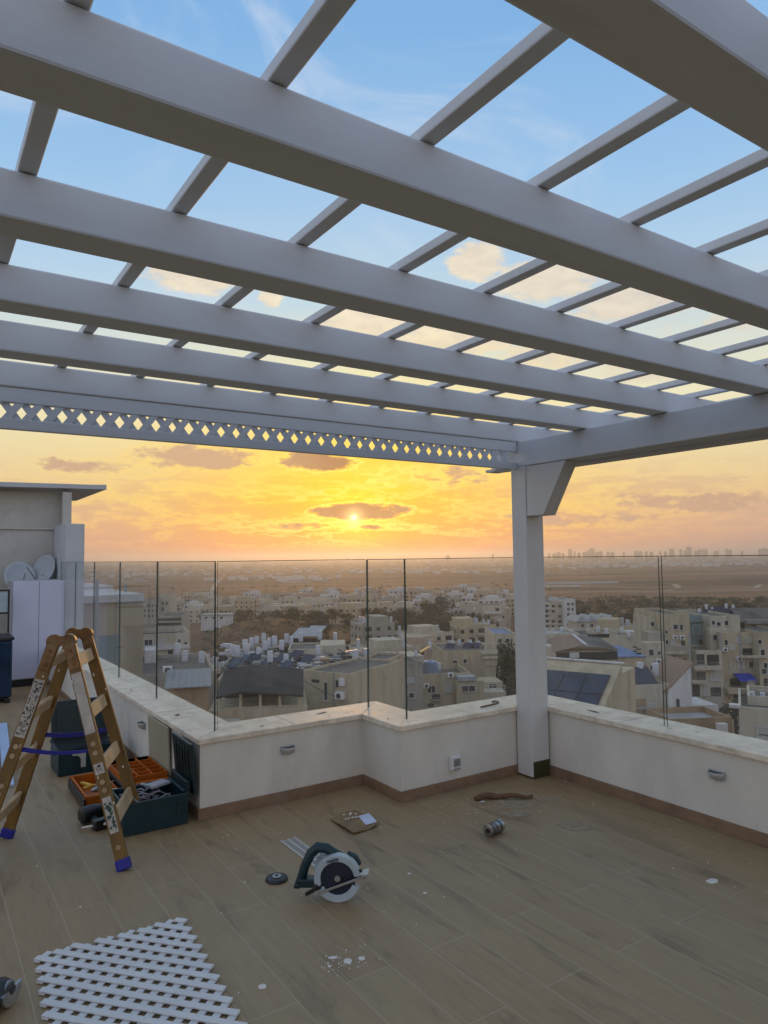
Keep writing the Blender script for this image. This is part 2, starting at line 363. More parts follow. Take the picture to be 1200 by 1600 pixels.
    def build(s, name, mats, parent=None, world=True, bevel=0., smooth=False, loc=None):
        if not isinstance(mats, (list, tuple)): mats = [mats]
        me = bpy.data.meshes.new(name)
        vs = s.v
        if parent is not None and world: inv = WM[parent.name].inverted(); vs = [inv @ v for v in vs]
        off = None
        if parent is None and loc is None:      # a one-mesh thing gets its origin at its base
            xs = [v.x for v in vs]; ys = [v.y for v in vs]; zs = [v.z for v in vs]
            off = Vector(((min(xs) + max(xs)) / 2, (min(ys) + max(ys)) / 2, min(zs))); vs = [v - off for v in vs]
        me.from_pydata([tuple(v) for v in vs], [], s.f)
        for m in mats: me.materials.append(m)
        me.polygons.foreach_set('material_index', s.mi)
        if smooth: me.polygons.foreach_set('use_smooth', [True] * len(s.f))
        bm = bmesh.new(); bm.from_mesh(me); bmesh.ops.recalc_face_normals(bm, faces=bm.faces); bm.to_mesh(me); bm.free()
        ob = bpy.data.objects.new(name, me); COL.objects.link(ob)
        if parent is not None: ob.parent = parent; WM[ob.name] = WM[parent.name]
        elif off is not None: ob.location = off; WM[ob.name] = Matrix.Translation(off)
        else: ob.location = loc; WM[ob.name] = Matrix.Translation(Vector(loc))
        if bevel:
            bv = ob.modifiers.new('bevel', 'BEVEL'); bv.width = bevel; bv.segments = 2; bv.limit_method = 'ANGLE'; bv.angle_limit = R(40)
        if smooth:
            try: me.set_sharp_from_angle(angle=R(40))
            except Exception: pass
        return ob
WM = {}
def tag(o, label=None, cat=None, group=None, kind=None):
    if label: o['label'] = label
    if cat: o['category'] = cat
    if group: o['group'] = group
    if kind: o['kind'] = kind
    return o
def thing(name, label, cat, loc=(0, 0, 0), rz=0., group=None):
    o = bpy.data.objects.new(name, None); o.empty_display_size = .2; COL.objects.link(o)
    o.location = loc; o.rotation_euler = (0, 0, rz)
    WM[o.name] = Matrix.Translation(Vector(loc)) @ Matrix.Rotation(rz, 4, 'Z')
    return tag(o, label, cat, group)
def dup(o, loc, rz=0., label=None, scale=None):
    "a copy of a thing, its parts and their sub-parts, sharing mesh data"
    c = o.copy(); COL.objects.link(c); c.location = loc; c.rotation_euler = (0, 0, rz)
    if scale: c.scale = scale
    if label: c['label'] = label
    for ch in list(o.children):
        d = ch.copy(); COL.objects.link(d); d.parent = c
        for g in list(ch.children): h = g.copy(); COL.objects.link(h); h.parent = d
    return c

# ------------------------------------------------------------------ terrace measures (metres, eye 1.6 m above the floor)
XA, YA, XB, YC, XD = 1.508, 4.352, 2.695, 3.889, 3.917
HC, CT, CW, CO = .492, .034, .33, .022
YEND, YNEAR, GT = 10.3, -3.0, 1.585

# floor
fl = MB().prism([(-4, YNEAR), (XD, YNEAR), (XD, YC), (XB, YC), (XB, YA), (XA, YA), (XA, 11.3), (-4, 11.3)], 'z', -.35, 0.)
tag(fl.build('terrace_floor', FLOOR, loc=(0, 0, 0)), kind='structure')
tb = MB().prism([(-3.9, YNEAR), (XD + .3, YNEAR), (XD + .3, YC + .3), (XB + .3, YC + .3), (XB + .3, YA + .3), (XA + .3, YA + .3), (XA + .3, 11.6), (-3.9, 11.6)], 'z', -27., -.36)
tag(tb.build('terrace_base', PALE, loc=(0, 0, 0)), kind='structure')

# parapet: one connected wall of five runs
par = thing('parapet_wall', 'low white plastered parapet with stone coping and brown skirting round the terrace', 'wall', (XA, YA, 0))
T = .3
runs = [ # footprint boxes of wall runs (x0,y0,x1,y1)
    (XA, YA + T, XA + T, YEND), (XA, YA, XB + T, YA + T), (XB, YC + T, XB + T, YA), (XB, YC, XD + T, YC + T), (XD, YNEAR, XD + T, YC)]
for x0, y0, x1, y1 in runs:
    MB().box((x0, y0, -.2), (x1, y1, HC - CT)).build('wall', PLAS, par)
def cap_poly(ps):
    return MB().prism(ps, 'z', HC - CT, HC)
o, w = CO, CW
g = .0015
# mitred coping slabs (inner line, outer line)
IA, IB, IC, ID = (XA - o, YA - o), (XB - o, YA - o), (XB - o, YC - o), (XD - o, YC - o)
OA, OB, OC, OD = (XA - o + w, YA - o + w), (XB - o + w, YA - o + w), (XB - o + w, YC - o + w), (XD - o + w, YC - o + w)
for ps in ([IA, OA, (OA[0], YEND), (IA[0], YEND)], [IA, IB, OB, OA], [IB, IC, OC, OB], [IC, ID, OD, OC], [ID, (ID[0], YNEAR), (OD[0], YNEAR), OD]):
    cx = sum(p[0] for p in ps) / 4; cy = sum(p[1] for p in ps) / 4
    q = [(p[0] + (cx - p[0]) * .0008, p[1] + (cy - p[1]) * .0008) for p in ps]
    cap_poly(q).build('coping', CAP, par, bevel=.004)
hs, ts = .069, .012
sk = [((XA - ts, YA - ts, 0), (XA, YEND, hs)), ((XA, YA - ts, 0), (XB - ts, YA, hs)), ((XB - ts, YC - ts, 0), (XB, YA, hs)), ((XB, YC - ts, 0), (XD - ts, YC, hs)), ((XD - ts, YNEAR, 0), (XD, YC, hs))]
for a, b in sk: MB().box(a, b).build('skirting', SKIRT, par, bevel=.002)
# hairline joints and chips worn into the coping
jm = MB()
for k in range(5): jm.box((XA - o + .002, YA + .9 + k * 1.15, HC), (XA - o + w - .002, YA + .903 + k * 1.15, HC + .0008))
for xx in (2.15, 3.3): jm.box((xx, (YA if xx < XB else YC) - o + .002, HC), (xx + .003, (YA if xx < XB else YC) - o + w - .002, HC + .0008))
for k in range(4): jm.box((XD - o + .002, 3.1 - k * 1.1, HC), (XD - o + w - .002, 3.103 - k * 1.1, HC + .0008))
jm.build('coping_joint', SKIRT, par)

random.seed(19)
for (x, y, r, el, a_) in ((2.46, 4.53, .022, 2.2, .2), (1.95, 4.42, .012, 1.5, .3), (4.03, 3.42, .02, 3.2, 1.5), (4.08, 2.66, .008, 1., 0), (1.60, 5.1, .02, 2., 1.), (3.99, 1.9, .014, 2.4, 1.4), (1.58, 6.3, .016, 2., 1.6), (2.74, 4.1, .010, 1.6, 1.)):
    pts = []
    for k in range(11):
        t = 2 * math.pi * k / 11; q = r * random.uniform(.6, 1.15); px_, py_ = q * math.cos(t) * el, q * math.sin(t); pts.append((x + px_ * math.cos(a_) - py_ * math.sin(a_), y + px_ * math.sin(a_) + py_ * math.cos(a_)))
    MB().prism(pts, 'z', HC + .0002, HC + .0009).build('coping_stain', pm('coping_stain_brown', (.16, .11, .07), .8, .2, 30.), par)
hk = [(3.478, 3.985), (3.52, 3.99), (3.60, 4.0), (3.66, 4.015), (3.70, 4.035), (3.712, 4.06), (3.70, 4.085), (3.675, 4.08), (3.668, 4.06)]
tag(MB().tube([(x, y, HC + .006) for x, y in hk], .0055, 8).build('wire_hook', pm('rusty_wire', (.16, .09, .04), .6, .25, 30., metal=.3), smooth=True), 'bent rusty wire hook lying on the stone coping left of the post', 'hook')

# glass panes on the coping
GO = -CO + CW / 2
def pane(a, b, label, zt=GT, edge=None):
    a, b = Vector((*a, 0)), Vector((*b, 0)); d = (b - a).normalized(); n = Vector((-d.y, d.x, 0)); t = .005
    m = MB()
    q = [a + n * t, b + n * t, b - n * t, a - n * t]
    vs = [(p.x, p.y, HC) for p in q] + [(p.x, p.y, zt) for p in q]
    m.add(vs, [(0, 1, 5, 4), (2, 3, 7, 6)], 0); m.add(vs, [(1, 2, 6, 5), (3, 0, 4, 7), (4, 5, 6, 7)], 1)
    n2 = n * (t + .0004)
    for sg in (1, -1): qq = [a + n2 * sg, b + n2 * sg]; m.add([(p.x, p.y, z) for z in (zt - .0045, zt) for p in qq], [(0, 1, 3, 2)], 1)
    ob = m.build('glass_pane', [GLASS, edge or GEDGE]); tag(ob, label, 'glass pane', 'frameless glass balustrade panes on the parapet'); return ob
xg, yg, xg2, yg2, xg3 = XA + GO, YA + GO, XB + GO, YC + GO, XD + GO
ys = [yg - .01, 5.80, 7.04, 8.19, 9.25, 10.28]
lab = ['clear pane on the left parapet ending at the dark green corner edge', 'second clear pane on the left parapet beyond the corner pane', 'third clear pane of the left parapet above the far end of the coping', 'narrow looking pane of the left parapet just before the last one', 'farthest pane of the left parapet, touching the shed pillar']
for i in range(5): pane((xg, ys[i] + (.006 if i else 0)), (xg, ys[i + 1] - .006), lab[i], edge=GEDGED if i == 0 else None)
pane((xg + .02, yg), (xg2 - .012, yg), 'wide clear pane in front of the sunset, left of the parapet jog')
pane((xg2, yg + .005), (xg2, yg2 - .012), 'narrow pane on the short jog of the parapet')
pane((xg2 + .014, yg2), (xg3 - .014, yg2), 'clear pane between the parapet jog and the white post', edge=GEDGED)
pane((xg3, yg2 + .0), (xg3, 2.872), 'clear pane just right of the white post')
pane((xg3, 2.850), (xg3, 1.45), 'rightmost clear pane, cut off by the edge of the view')

# ------------------------------------------------------------------ pergola
pg = thing('pergola', 'white painted timber pergola with rows of beams and a lattice frieze over the terrace', 'pergola', (3.73, 3.73, 0))
PX0, PX1, PY0, PY1 = 3.727, 3.902, 3.727, 3.876
ZS, ZB, ZT, BW = 2.255, 2.441, 2.566, .126
MB().box((PX0, PY0, 0.012), (PX1, PY1, ZS)).build('post', POSTW, pg, bevel=.006)
bp = MB().box((PX0 + .012, PY0 - .004, .001), (PX1 - .002, PY0 - .0005, .118)).build('base_patch', OLIVE, pg); bp['label'] = 'dark olive unpainted patch at the foot of the post'
MB().prism([(PY0 - .001, 1.885), (3.565, 1.885), (3.345, ZS - .002), (PY0 - .001, ZS - .002)], 'x', 3.735, 3.86).build('brace', POSTW, pg, bevel=.004)
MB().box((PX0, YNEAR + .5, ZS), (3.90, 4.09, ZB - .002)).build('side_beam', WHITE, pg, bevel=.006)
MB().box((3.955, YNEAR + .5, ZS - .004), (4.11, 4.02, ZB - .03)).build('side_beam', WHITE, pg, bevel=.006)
beam_y = [-1.31, -.665, -.02, .624, 1.267, 1.908, 2.540, 3.153, 3.791]
for i, y in enumerate(beam_y):
    x0 = -3.0
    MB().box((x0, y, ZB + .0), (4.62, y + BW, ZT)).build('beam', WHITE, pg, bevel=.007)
for k in range(-8, 13):
    x = .192 + .3835 * k
    if x > 4.6: break
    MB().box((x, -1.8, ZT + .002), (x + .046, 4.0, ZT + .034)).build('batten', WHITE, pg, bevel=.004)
# frieze under the last beam
fy0, fy1 = 3.800, 3.826
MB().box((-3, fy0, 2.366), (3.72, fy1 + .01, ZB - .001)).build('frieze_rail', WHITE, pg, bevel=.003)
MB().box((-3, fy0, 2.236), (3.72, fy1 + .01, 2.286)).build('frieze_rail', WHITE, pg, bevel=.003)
la, lb = MB(), MB()
nseg = int(6.7 / .092)
for k in range(nseg):
    x = -2.98 + .092 * k; h = .40 - .20
    j = random.uniform(-.004, .004)
    sw = .034
    for mb, sgn, yy in ((la, 1, fy0 + .004), (lb, -1, fy0 + .014)):
        xa_, xb_ = (x, x + .092) if sgn > 0 else (x + .092, x)
        if xb_ > 3.7: continue
        mb.bar((xa_ + j, yy + .004, 2.258), (xb_ + j, yy + .004, 2.382), (0, 1, 0), sw, .008)
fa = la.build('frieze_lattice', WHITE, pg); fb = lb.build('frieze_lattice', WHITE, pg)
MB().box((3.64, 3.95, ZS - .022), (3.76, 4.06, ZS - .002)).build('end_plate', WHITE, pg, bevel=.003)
for (x, y) in ((-2.95, 3.75), (3.727, -2.45)):
    MB().box((x, y, .0), (x + .17, y + .15, ZS if x > 0 else ZB)).build('post', POSTW, pg, bevel=.006)

# ------------------------------------------------------------------ things on the walls
def wall_light(loc, rz, label):
    t = thing('wall_light', label, 'wall light', loc, rz, 'half bowl lights on the parapet')
    r = .052
    m = MB(); n = 14; o_ = 0; vs = []; rows = 7
    for i in range(rows):       # quarter bowl bulging out of the wall (-y), open on top
        ph = math.pi / 2 * i / (rows - 1)
        for k in range(n + 1):
            th = math.pi * k / n
            q = math.cos(ph)
            vs.append((r * math.cos(th) * (q if i else 1), -r * 1.05 * math.sin(th) * q, -.052 * math.sin(ph)))
    fs = [(i * (n + 1) + k, i * (n + 1) + k + 1, (i + 1) * (n + 1) + k + 1, (i + 1) * (n + 1) + k) for i in range(rows - 1) for k in range(n)]
    m.add(vs, fs); b = m.build('bowl', pm('light_bowl_grey', (.42, .42, .41), .45, .06), t, world=False, smooth=True)
    sol = b.modifiers.new('solid', 'SOLIDIFY'); sol.thickness = .004
    pts = [((r - .006) * math.cos(math.pi * k / n), -(r - .006) * 1.05 * math.sin(math.pi * k / n)) for k in range(n + 1)]
    MB().prism(pts, 'z', -.006, -.003).build('lens', BLACK, t, world=False)
    MB().box((-r, -.003, -.05), (r, -.0005, .006)).build('back_plate', GREYD, t, world=False)
    return t
wall_light((2.102, YA, .352), 0, 'half bowl wall light on the parapet left of the jog, above the cardboard')
wall_light((XD, 2.431, .335), -math.pi / 2, 'half bowl wall light on the long right parapet')
wall_light((XA, 5.62, .358), -math.pi / 2, 'half bowl wall light on the left parapet above the open cases')
so = thing('wall_socket', 'square white weatherproof socket with grey window on the parapet left of the post', 'socket', (3.139, YC, .182))
MB().box((-.046, -.034, -.046), (.046, -.001, .05)).build('housing', WHITEP, so, world=False, bevel=.006)
MB().box((-.028, -.040, -.020), (.030, -.0345, .032)).build('window', pm('smoked_window', (.25, .26, .24), .3, .15, 40.), so, world=False, bevel=.003)
MB().box((-.026, -.044, -.043), (.028, -.0345, -.03)).build('latch', pm('grey_latch', (.3, .3, .3), .4), so, world=False, bevel=.003)

# ------------------------------------------------------------------ step ladder
RN, RF, LF, LN = Vector((.952, 3.889, 0)), Vector((1.165, 4.365, 0)), Vector((.49, 4.73, 0)), Vector((.277, 4.254, 0))
cN, cF = (RN + LN) / 2, (RF + LF) / 2
TN = cN.lerp(cF, .36) + Vector((0, 0, 1.16)); TF = cN.lerp(cF, 1.08) + Vector((0, 0, 1.16))
lad = thing('step_ladder', 'paint spattered yellow brown wooden folding step ladder with blue feet', 'ladder', ((cN.x + cF.x) / 2, (cN.y + cF.y) / 2, 0))
ax = (cF - cN).normalized(); sp_ = (RN - LN).normalized()
rails = {}
for nm, foot, top, sgn in (('rn', RN, TN, 1), ('rf', RF, TF, 1), ('ln', LN, TN, -1), ('lf', LF, TF, -1)):
    tp = top + sp_ * (.038 * sgn); d = (foot - tp).normalized()
    f0 = foot - d * .045
    rails[nm] = (tp, foot, d)
    MB().bar(tp, f0, ax, .064, .028).build('rail', YEL, lad, bevel=.004)
    MB().bar(foot - d * .06, foot + Vector((0, 0, .004)), ax, .074, .04).build('foot_cap', BLUE, lad, bevel=.008)
for side in 'rl':
    a0, a1, da = rails[side + 'n']; b0, b1, db = rails[side + 'f']
    for s_ in (.10, .335, .57, .80):
        p, q = a0.lerp(a1, s_), b0.lerp(b1, s_)
        d = (q - p).normalized(); nrm = da.cross(d).normalized()
        MB().bar(p + d * .0145, q - d * .0145, nrm, .07, .024).build('rung', TREAD, lad, bevel=.003)
for top in (TN, TF):
    for sgn, nm in ((1, 'r'), (-1, 'l')):
        k_ = nm + ('n' if top is TN else 'f'); tp, ft, d = rails[k_]
        h = MB()
        out = -ax
        h.bar(tp - d * .012, tp + d * .16, ax, .052, .034)
        h.cyl(tp - d * .0 - ax * .020, tp + ax * .020, .040, n=20)
        for q in (.05, .125): h.cyl(tp + d * q - ax * .022, tp + d * q + ax * .022, .009, n=8)
        h.build('hinge', BRONZE, lad, bevel=.003)
    h = MB(); h.cyl(top - ax * .017 + Vector((0, 0, .004)), top + ax * .017 + Vector((0, 0, .004)), .026, n=16); h.build('hinge_knuckle', BRONZE, lad, bevel=.003)
def on_rail(k_, s0, s1, width, mat, name, off=.0155, side=-1):
    tp, ft, d = rails[k_]; p, q = tp.lerp(ft, s0) + ax * side * off, tp.lerp(ft, s1) + ax * side * off
    return MB().bar(p, q, ax, width, .0014).build(name, mat, lad)
on_rail('ln', .17, .42, .052, STICK, 'sticker'); on_rail('rn', .145, .415, .052, STICK, 'sticker')
on_rail('rn', .545, .59, .048, STICK, 'sticker'); on_rail('rn', .69, .84, .044, STICK, 'sticker'); on_rail('ln', .70, .86, .046, STICK, 'sticker')
def marks(k_, s0, s1, wd, n, mat, sz=(.004, .012)):
    tp, ft, d = rails[k_]; L = (ft - tp).length; m = MB(); cr = ax.cross(d).normalized()
    for i in range(n):
        s = random.uniform(s0, s1); c = tp + d * (s * L) + cr * random.uniform(-wd, wd) - ax * .0168
        m.obox(c, (d, cr, ax), (random.uniform(*sz) * .7, random.uniform(*sz) * .5, .0006))
    m.build('sticker_print', mat, lad)
marks('ln', .18, .41, .021, 110, INK, (.002, .008)); marks('rn', .55, .585, .018, 14, INK, (.002, .007)); marks('rn', .705, .83, .015, 40, GREENLBL, (.004, .012)); marks('ln', .71, .85, .016, 34, GREENLBL, (.004, .012))
sc_ = MB()
for k_ in ('rn', 'ln', 'rf', 'lf'):
    tp, ft, d = rails[k_]; cr = ax.cross(d).normalized(); L = (ft - tp).length
    for i in range(8): sc_.obox(tp + d * random.uniform(.1, .97) * L + cr * random.uniform(-.03, .03) - ax * .0146, (d, cr, ax), (random.uniform(.002, .012), random.uniform(.0015, .004), .0006))
tag(sc_.build('paint_spatter', CHIP, lad), kind='stuff')
for k_ in ('rn', 'ln'):
    tp, ft, d = rails[k_]; L = (ft - tp).length
    for s_ in (.46, .50, .625, .66, .90):
        p = tp + d * s_ * L; MB().cyl(p - ax * .0145, p - ax * .019, .013, n=12).build('rung_rivet', TREAD, lad)
def strap(k0, k1, s0, s1, w0, w1):
    a, b = rails[k0], rails[k1]; p, q = a[0].lerp(a[1], s0), b[0].lerp(b[1], s1)
    n = 8; m = MB(); vs = []
    for i in range(n + 1):
        t = i / n; c = p.lerp(q, t) - Vector((0, 0, .02 * math.sin(math.pi * t))); w_ = w0 + (w1 - w0) * t
        for off, zz in ((-.002, w_), (.002, w_), (.002, -w_), (-.002, -w_)): vs.append(c + ax * off + Vector((0, 0, zz)))
    fs = [(i * 4 + k, i * 4 + (k + 1) % 4, i * 4 + 4 + (k + 1) % 4, i * 4 + 4 + k) for i in range(n) for k in range(4)]
    m.add(vs, fs + [(0, 1, 2, 3), (n * 4 + 3, n * 4 + 2, n * 4 + 1, n * 4)]).build('strap', BLUE, lad)
strap('lf', 'rf', .50, .48, .013, .013); strap('ln', 'rn', .47, .49, .013, .007)

# ------------------------------------------------------------------ tool cases and tools by the left parapet
def case_box(x0, y0, x1, y1, h, wall=.012):
    m = MB(); m.box((x0, y0, .004), (x1, y1, .016))
    m.box((x0, y0, .016), (x1, y0 + wall, h)).box((x0, y1 - wall, .016), (x1, y1, h)).box((x0, y0 + wall, .016), (x0 + wall, y1 - wall, h)).box((x1 - wall, y0 + wall, .016), (x1, y1 - wall, h))
    m.box((x0 - .006, y0 - .006, h - .02), (x1 + .006, y0 - .0005, h)).box((x0 - .006, y1 + .0005, h - .02), (x1 + .006, y1 + .006, h))
    return m
c1 = thing('tool_case', 'open dark teal tool case standing at the parapet corner, cables inside, lid against the wall', 'tool case', (1.24, 4.52, 0))
case_box(1.05, 4.335, 1.43, 4.67, .185).build('tub', TEAL, c1, bevel=.006)
hx = 1.432
l1 = MB(); ly0, ly1 = 4.33, 4.70
l1.obox((1.463, (ly0 + ly1) / 2, .315), ((1, 0, .09), (0, 1, 0), (-.09, 0, 1)), (.010, .185, .155))
for k in range(5): l1.obox((1.447, ly0 + .07 + k * .055, .345), ((1, 0, .09), (0, 1, 0), (-.09, 0, 1)), (.007, .012, .09))
l1.obox((1.440, ly0 + .19, .215), ((1, 0, .09), (0, 1, 0), (-.09, 0, 1)), (.012, .16, .03))
l1.build('lid', TEALD, c1, bevel=.005)
MB().box((1.40, 4.36, .186), (1.426, 4.66, .198)).build('rim_bar', TEAL, c1, bevel=.003)
MB().box((1.36, 4.326, .07), (1.41, 4.334, .15)).build('latch', TEALD, c1, bevel=.003)
cb = MB()
random.seed(3)
for k in range(9):
    cx, cy, r = random.uniform(1.13, 1.34), random.uniform(4.40, 4.56), random.uniform(.03, .07)
    pts = [(cx + r * math.cos(t) * 1.3, cy + r * math.sin(t), .12 + .008 * k + .02 * math.sin(2 * t + k)) for t in [i * .45 for i in range(13)]]
    cb.tube(pts, .005, 6)
tag(cb.build('coiled_cable', pm('grey_cable', (.28, .26, .30), .5, .2, 20.), smooth=True), 'tangle of pale grey cable lying in the open corner tool case', 'cable')
ch = thing('battery_charger', 'pale grey charger lying on the cables in the corner tool case', 'charger', (1.30, 4.53, .20), .4)
MB().box((-.07, -.04, 0), (.07, .04, .02)).build('body', pm('charger_grey', (.42, .42, .5), .45, .08), ch, world=False, bevel=.006)
MB().tube([(-.07, -.03, .012), (-.095, -.03, .03), (-.10, 0, .035), (-.095, .03, .03), (-.07, .03, .012)], .007, 8).build('handle', PALEP, ch, world=False, smooth=True)

c2 = thing('tool_case', 'open dark teal tool case with a pale curved mark, farther back behind the ladder', 'tool case', (1.13, 5.98, 0))
m = case_box(.935, 5.80, 1.36, 6.15, .20); m.build('tub', TEAL, c2, bevel=.006)
m = MB(); m.obox((1.16, 6.19, .335), ((1, 0, 0), (0, 1, -.2), (0, .2, 1)), (.22, .012, .15)); m.obox((1.16, 6.172, .335), ((1, 0, 0), (0, 1, -.2), (0, .2, 1)), (.18, .010, .115))
m.build('lid', TEALD, c2, bevel=.006)
m = MB(); m.prism([(1.03, .17), (1.125, .17), (1.125, .05), (1.09, .05), (1.09, .11), (1.075, .135), (1.03, .145)], 'y', 5.792, 5.7935); m.build('logo_mark', pm('pale_mark', (.42, .44, .42), .5), c2)
m = MB(); m.box((.905, 5.86, .15), (.934, 5.90, .165)).box((.93, 5.82, .2005), (1.34, 6.13, .206)); m.build('inner_tray', BLACK, c2, bevel=.004)

og = thing('organiser_box', 'black parts organiser with an orange compartment tray on top, beside the teal case', 'organiser', (1.36, 5.12, 0))
MB().box((1.18, 4.90, .004), (1.485, 5.38, .125)).build('base', BLACK, og, bevel=.006)
m = MB(); m.box((1.19, 4.91, .126), (1.475, 5.37, .134))
for k in range(6):
    y = 4.91 + k * .092; m.box((1.19, y, .134), (1.475, min(y + .006, 5.37), .168))
for k in range(4):
    x = 1.19 + k * .093; m.box((x, 4.917, .1341), (x + .006, 5.37, .1675))
m.build('compartment_tray', ORANGE, og)
MB().box((1.26, 4.862, .10), (1.478, 4.899, .135)).build('front_handle', ORANGE, og, bevel=.005)
tr_ = thing('parts_tray', 'open orange tray full of yellow and steel hand tools behind the ladder leg', 'tray', (1.04, 5.1, 0))
case_box(.955, 4.90, 1.165, 5.42, .10, .01).build('tub', ORANGE, tr_, bevel=.004)
m = MB(); m.box((.94, 4.885, .02), (.949, 5.43, .085)).box((1.171, 4.9, .003), (1.177, 5.42, .06)); m.build('outer_shell', BLACK, tr_)
random.seed(11)
toolspec = [('screwdriver', 'yellow handled screwdriver lying lengthwise in the orange tray', YELLOW, (1.00, 5.30), (1.12, 5.02)), ('screwdriver', 'yellow handled screwdriver lying crosswise in the orange tray', YELLOW, (.98, 5.12), (1.15, 5.18)), ('chisel', 'bare steel chisel sticking over the edge of the orange tray', STEEL, (1.02, 5.00), (1.19, 4.90)), ('file', 'long steel file lying in the orange tray under the ladder rung', STEEL, (1.0, 4.96), (1.16, 5.06))]
for i, (nm, lb_, mt, a, b) in enumerate(toolspec):
    t = thing(nm, lb_, nm, (a[0], a[1], .07)); A, B = Vector((*a, .075 + .012 * i)), Vector((*b, .085 + .012 * i))
    MB().tube([A, A.lerp(B, .08), A.lerp(B, .3), A.lerp(B, .45)], [.010, .014, .012, .009], 8).build('handle', mt, t, smooth=True)
    MB().tube([A.lerp(B, .45), B], .0042, 6).build('shaft', STEEL, t, smooth=True)
dr = thing('cordless_drill', 'black cordless drill lying on the floor in front of the orange tray', 'drill', (.99, 4.72, 0), .25)
MB().tube([(-.11, 0, .055), (-.10, 0, .055), (-.02, 0, .055), (.05, 0, .05), (.09, 0, .05)], [.035, .05, .048, .036, .03], 14).build('body', BLACK, dr, world=False, smooth=True)
MB().tube([(.09, 0, .05), (.12, 0, .05), (.15, 0, .05)], [.024, .022, .012], 12).build('chuck', STEEL, dr, world=False, smooth=True)
MB().tube([(-.04, 0, .05), (-.05, -.06, .03), (-.06, -.13, .028)], [.024, .021, .026], 10).build('handle', TEALD, dr, world=False, smooth=True)
MB().box((-.10, -.18, .003), (-.02, -.125, .06)).build('battery', BLACK, dr, world=False, bevel=.006)
cg = thing('caulking_gun', 'caulking gun with a long white nozzle lying at the ladder foot', 'caulking gun', (1.05, 4.52, 0), -.25)
MB().tube([(-.02, 0, .035), (.22, 0, .035)], .025, 14).build('cartridge', pm('red_white_tube', (.35, .06, .05), .5, .3, 12.), cg, world=False, smooth=True)
MB().tube([(-.02, 0, .035), (-.04, 0, .035), (-.19, .02, .02)], [.012, .010, .004], 8).build('nozzle', WHITEP, cg, world=False, smooth=True)
MB().bar((-.025, 0, .012), (.22, 0, .012), (0, 0, 1), .05, .008).bar((.22, 0, .012), (.22, 0, .06), (1, 0, 0), .05, .006).build('cradle', BLACK, cg, world=False)
MB().tube([(.22, 0, .04), (.30, -.02, .03), (.33, -.09, .02)], .009, 8).build('trigger_handle', BLACK, cg, world=False, smooth=True)
lp = MB(); lp.obox((1.488, 5.16, .29), ((1, 0, .05), (0, 1, 0), (-.05, 0, 1)), (.006, .245, .165))
tag(lp.build('leaning_panel', PANEL, bevel=.003), 'pale olive flat panel leaning on the left parapet behind the organiser', 'panel')

# ------------------------------------------------------------------ circular saw
sa_rz = math.atan2(CR.y, CR.x) - .05
saw = thing('circular_saw', 'pale grey and dark teal circular saw standing on its guard on the tiles', 'circular saw', (1.69, 2.968, 0), sa_rz)
saw.scale = (.92, .92, .92)
C0 = (0, 0, .118)
def sb(mb, name, mat, **k): return mb.build(name, mat, saw, world=False, **k)
m = MB(); m.arc(C0, .086, .118, 8, 200, -.028, .022, 36); sb(m, 'upper_guard', PALEP, bevel=.005)
m = MB(); m.arc(C0, 0.0, .077, 8, 200, .008, .026, 30); sb(m, 'guard_backing', PALEP)
m = MB(); m.arc(C0, .0, .069, 206, 342, .009, .02, 28); sb(m, 'guard_backing', PALEP)
m = MB(); m.arc(C0, .080, .117, 208, 338, -.017, .017, 28)
sb(m, 'lower_guard', pm('pale_blue_guard', (.42, .50, .56), .4, .06, 12.), bevel=.003)
bl = sb(MB().cyl((0, -.004, .118), (0, -.0005, .118), .092, n=48), 'blade', pm('dark_blade', (.035, .045, .07), .3, .3, 30., metal=.6))
tee = MB()
for k in range(36):
    t = 2 * math.pi * k / 36; tee.obox((.094 * math.cos(t), -.002, .118 + .094 * math.sin(t)), ((math.cos(t), 0, math.sin(t)), (0, 1, 0), (-math.sin(t), 0, math.cos(t))), (.004, .0012, .003))
tee.build('blade_teeth', STEEL, bl, world=False)
m = MB(); m.cyl((0, -.018, .118), (0, -.0045, .118), .015, n=20); m.cyl((0, -.024, .118), (0, -.018, .118), .009, n=6); sb(m, 'arbor_flange', STEEL)
m = MB(); m.arc(C0, .022, .083, 20, 335, -.010, -.0055, 30); sb(m, 'inner_cover', pm('navy_cover', (.016, .022, .045), .35, .2, 20.))
sd = Vector((.94, 0, .34)).normalized(); up_ = Vector((-.34, 0, .94)).normalized()
m = MB(); m.obox(Vector((.02, .02, .088)), (sd, (0, 1, 0), up_), (.145, .045, .0025)); m.obox(Vector((.02, -.0255, .092)), (sd, (0, 1, 0), up_), (.145, .0025, .006)); sb(m, 'base_plate', STEEL, bevel=.001)
m = MB(); m.tube([(-.205, .03, .075), (-.19, .03, .10), (-.172, .03, .16), (-.14, .03, .225), (-.105, .03, .255), (-.06, .03, .25), (-.02, .03, .222), (.02, .03, .20)], [.020, .025, .024, .026, .027, .026, .027, .028], 12)
sb(m, 'rear_handle', TEAL, smooth=True)
m = MB(); m.tube([(-.07, .01, .15), (-.07, .085, .15), (-.07, .125, .15)], [.05, .05, .04], 18)
for k in range(5): m.arc((-.07, 0, .15), .049, .053, 40, 320, .03 + k * .016, .036 + k * .016, 18)
sb(m, 'motor', pm('motor_grey', (.40, .46, .48), .45, .1), smooth=True)
m = MB(); m.box((-.20, -.012, .068), (-.085, .055, .108)); m.box((-.225, -.005, .060), (-.19, .045, .082)); sb(m, 'battery', TEALD, bevel=.006)
m = MB(); m.bar((-.09, -.02, .08), (-.16, -.03, .045), (0, 1, 0), .016, .012); m.tube([(-.09, -.01, .075), (-.115, -.035, .085)], .013, 10); sb(m, 'depth_lever', BLACK)
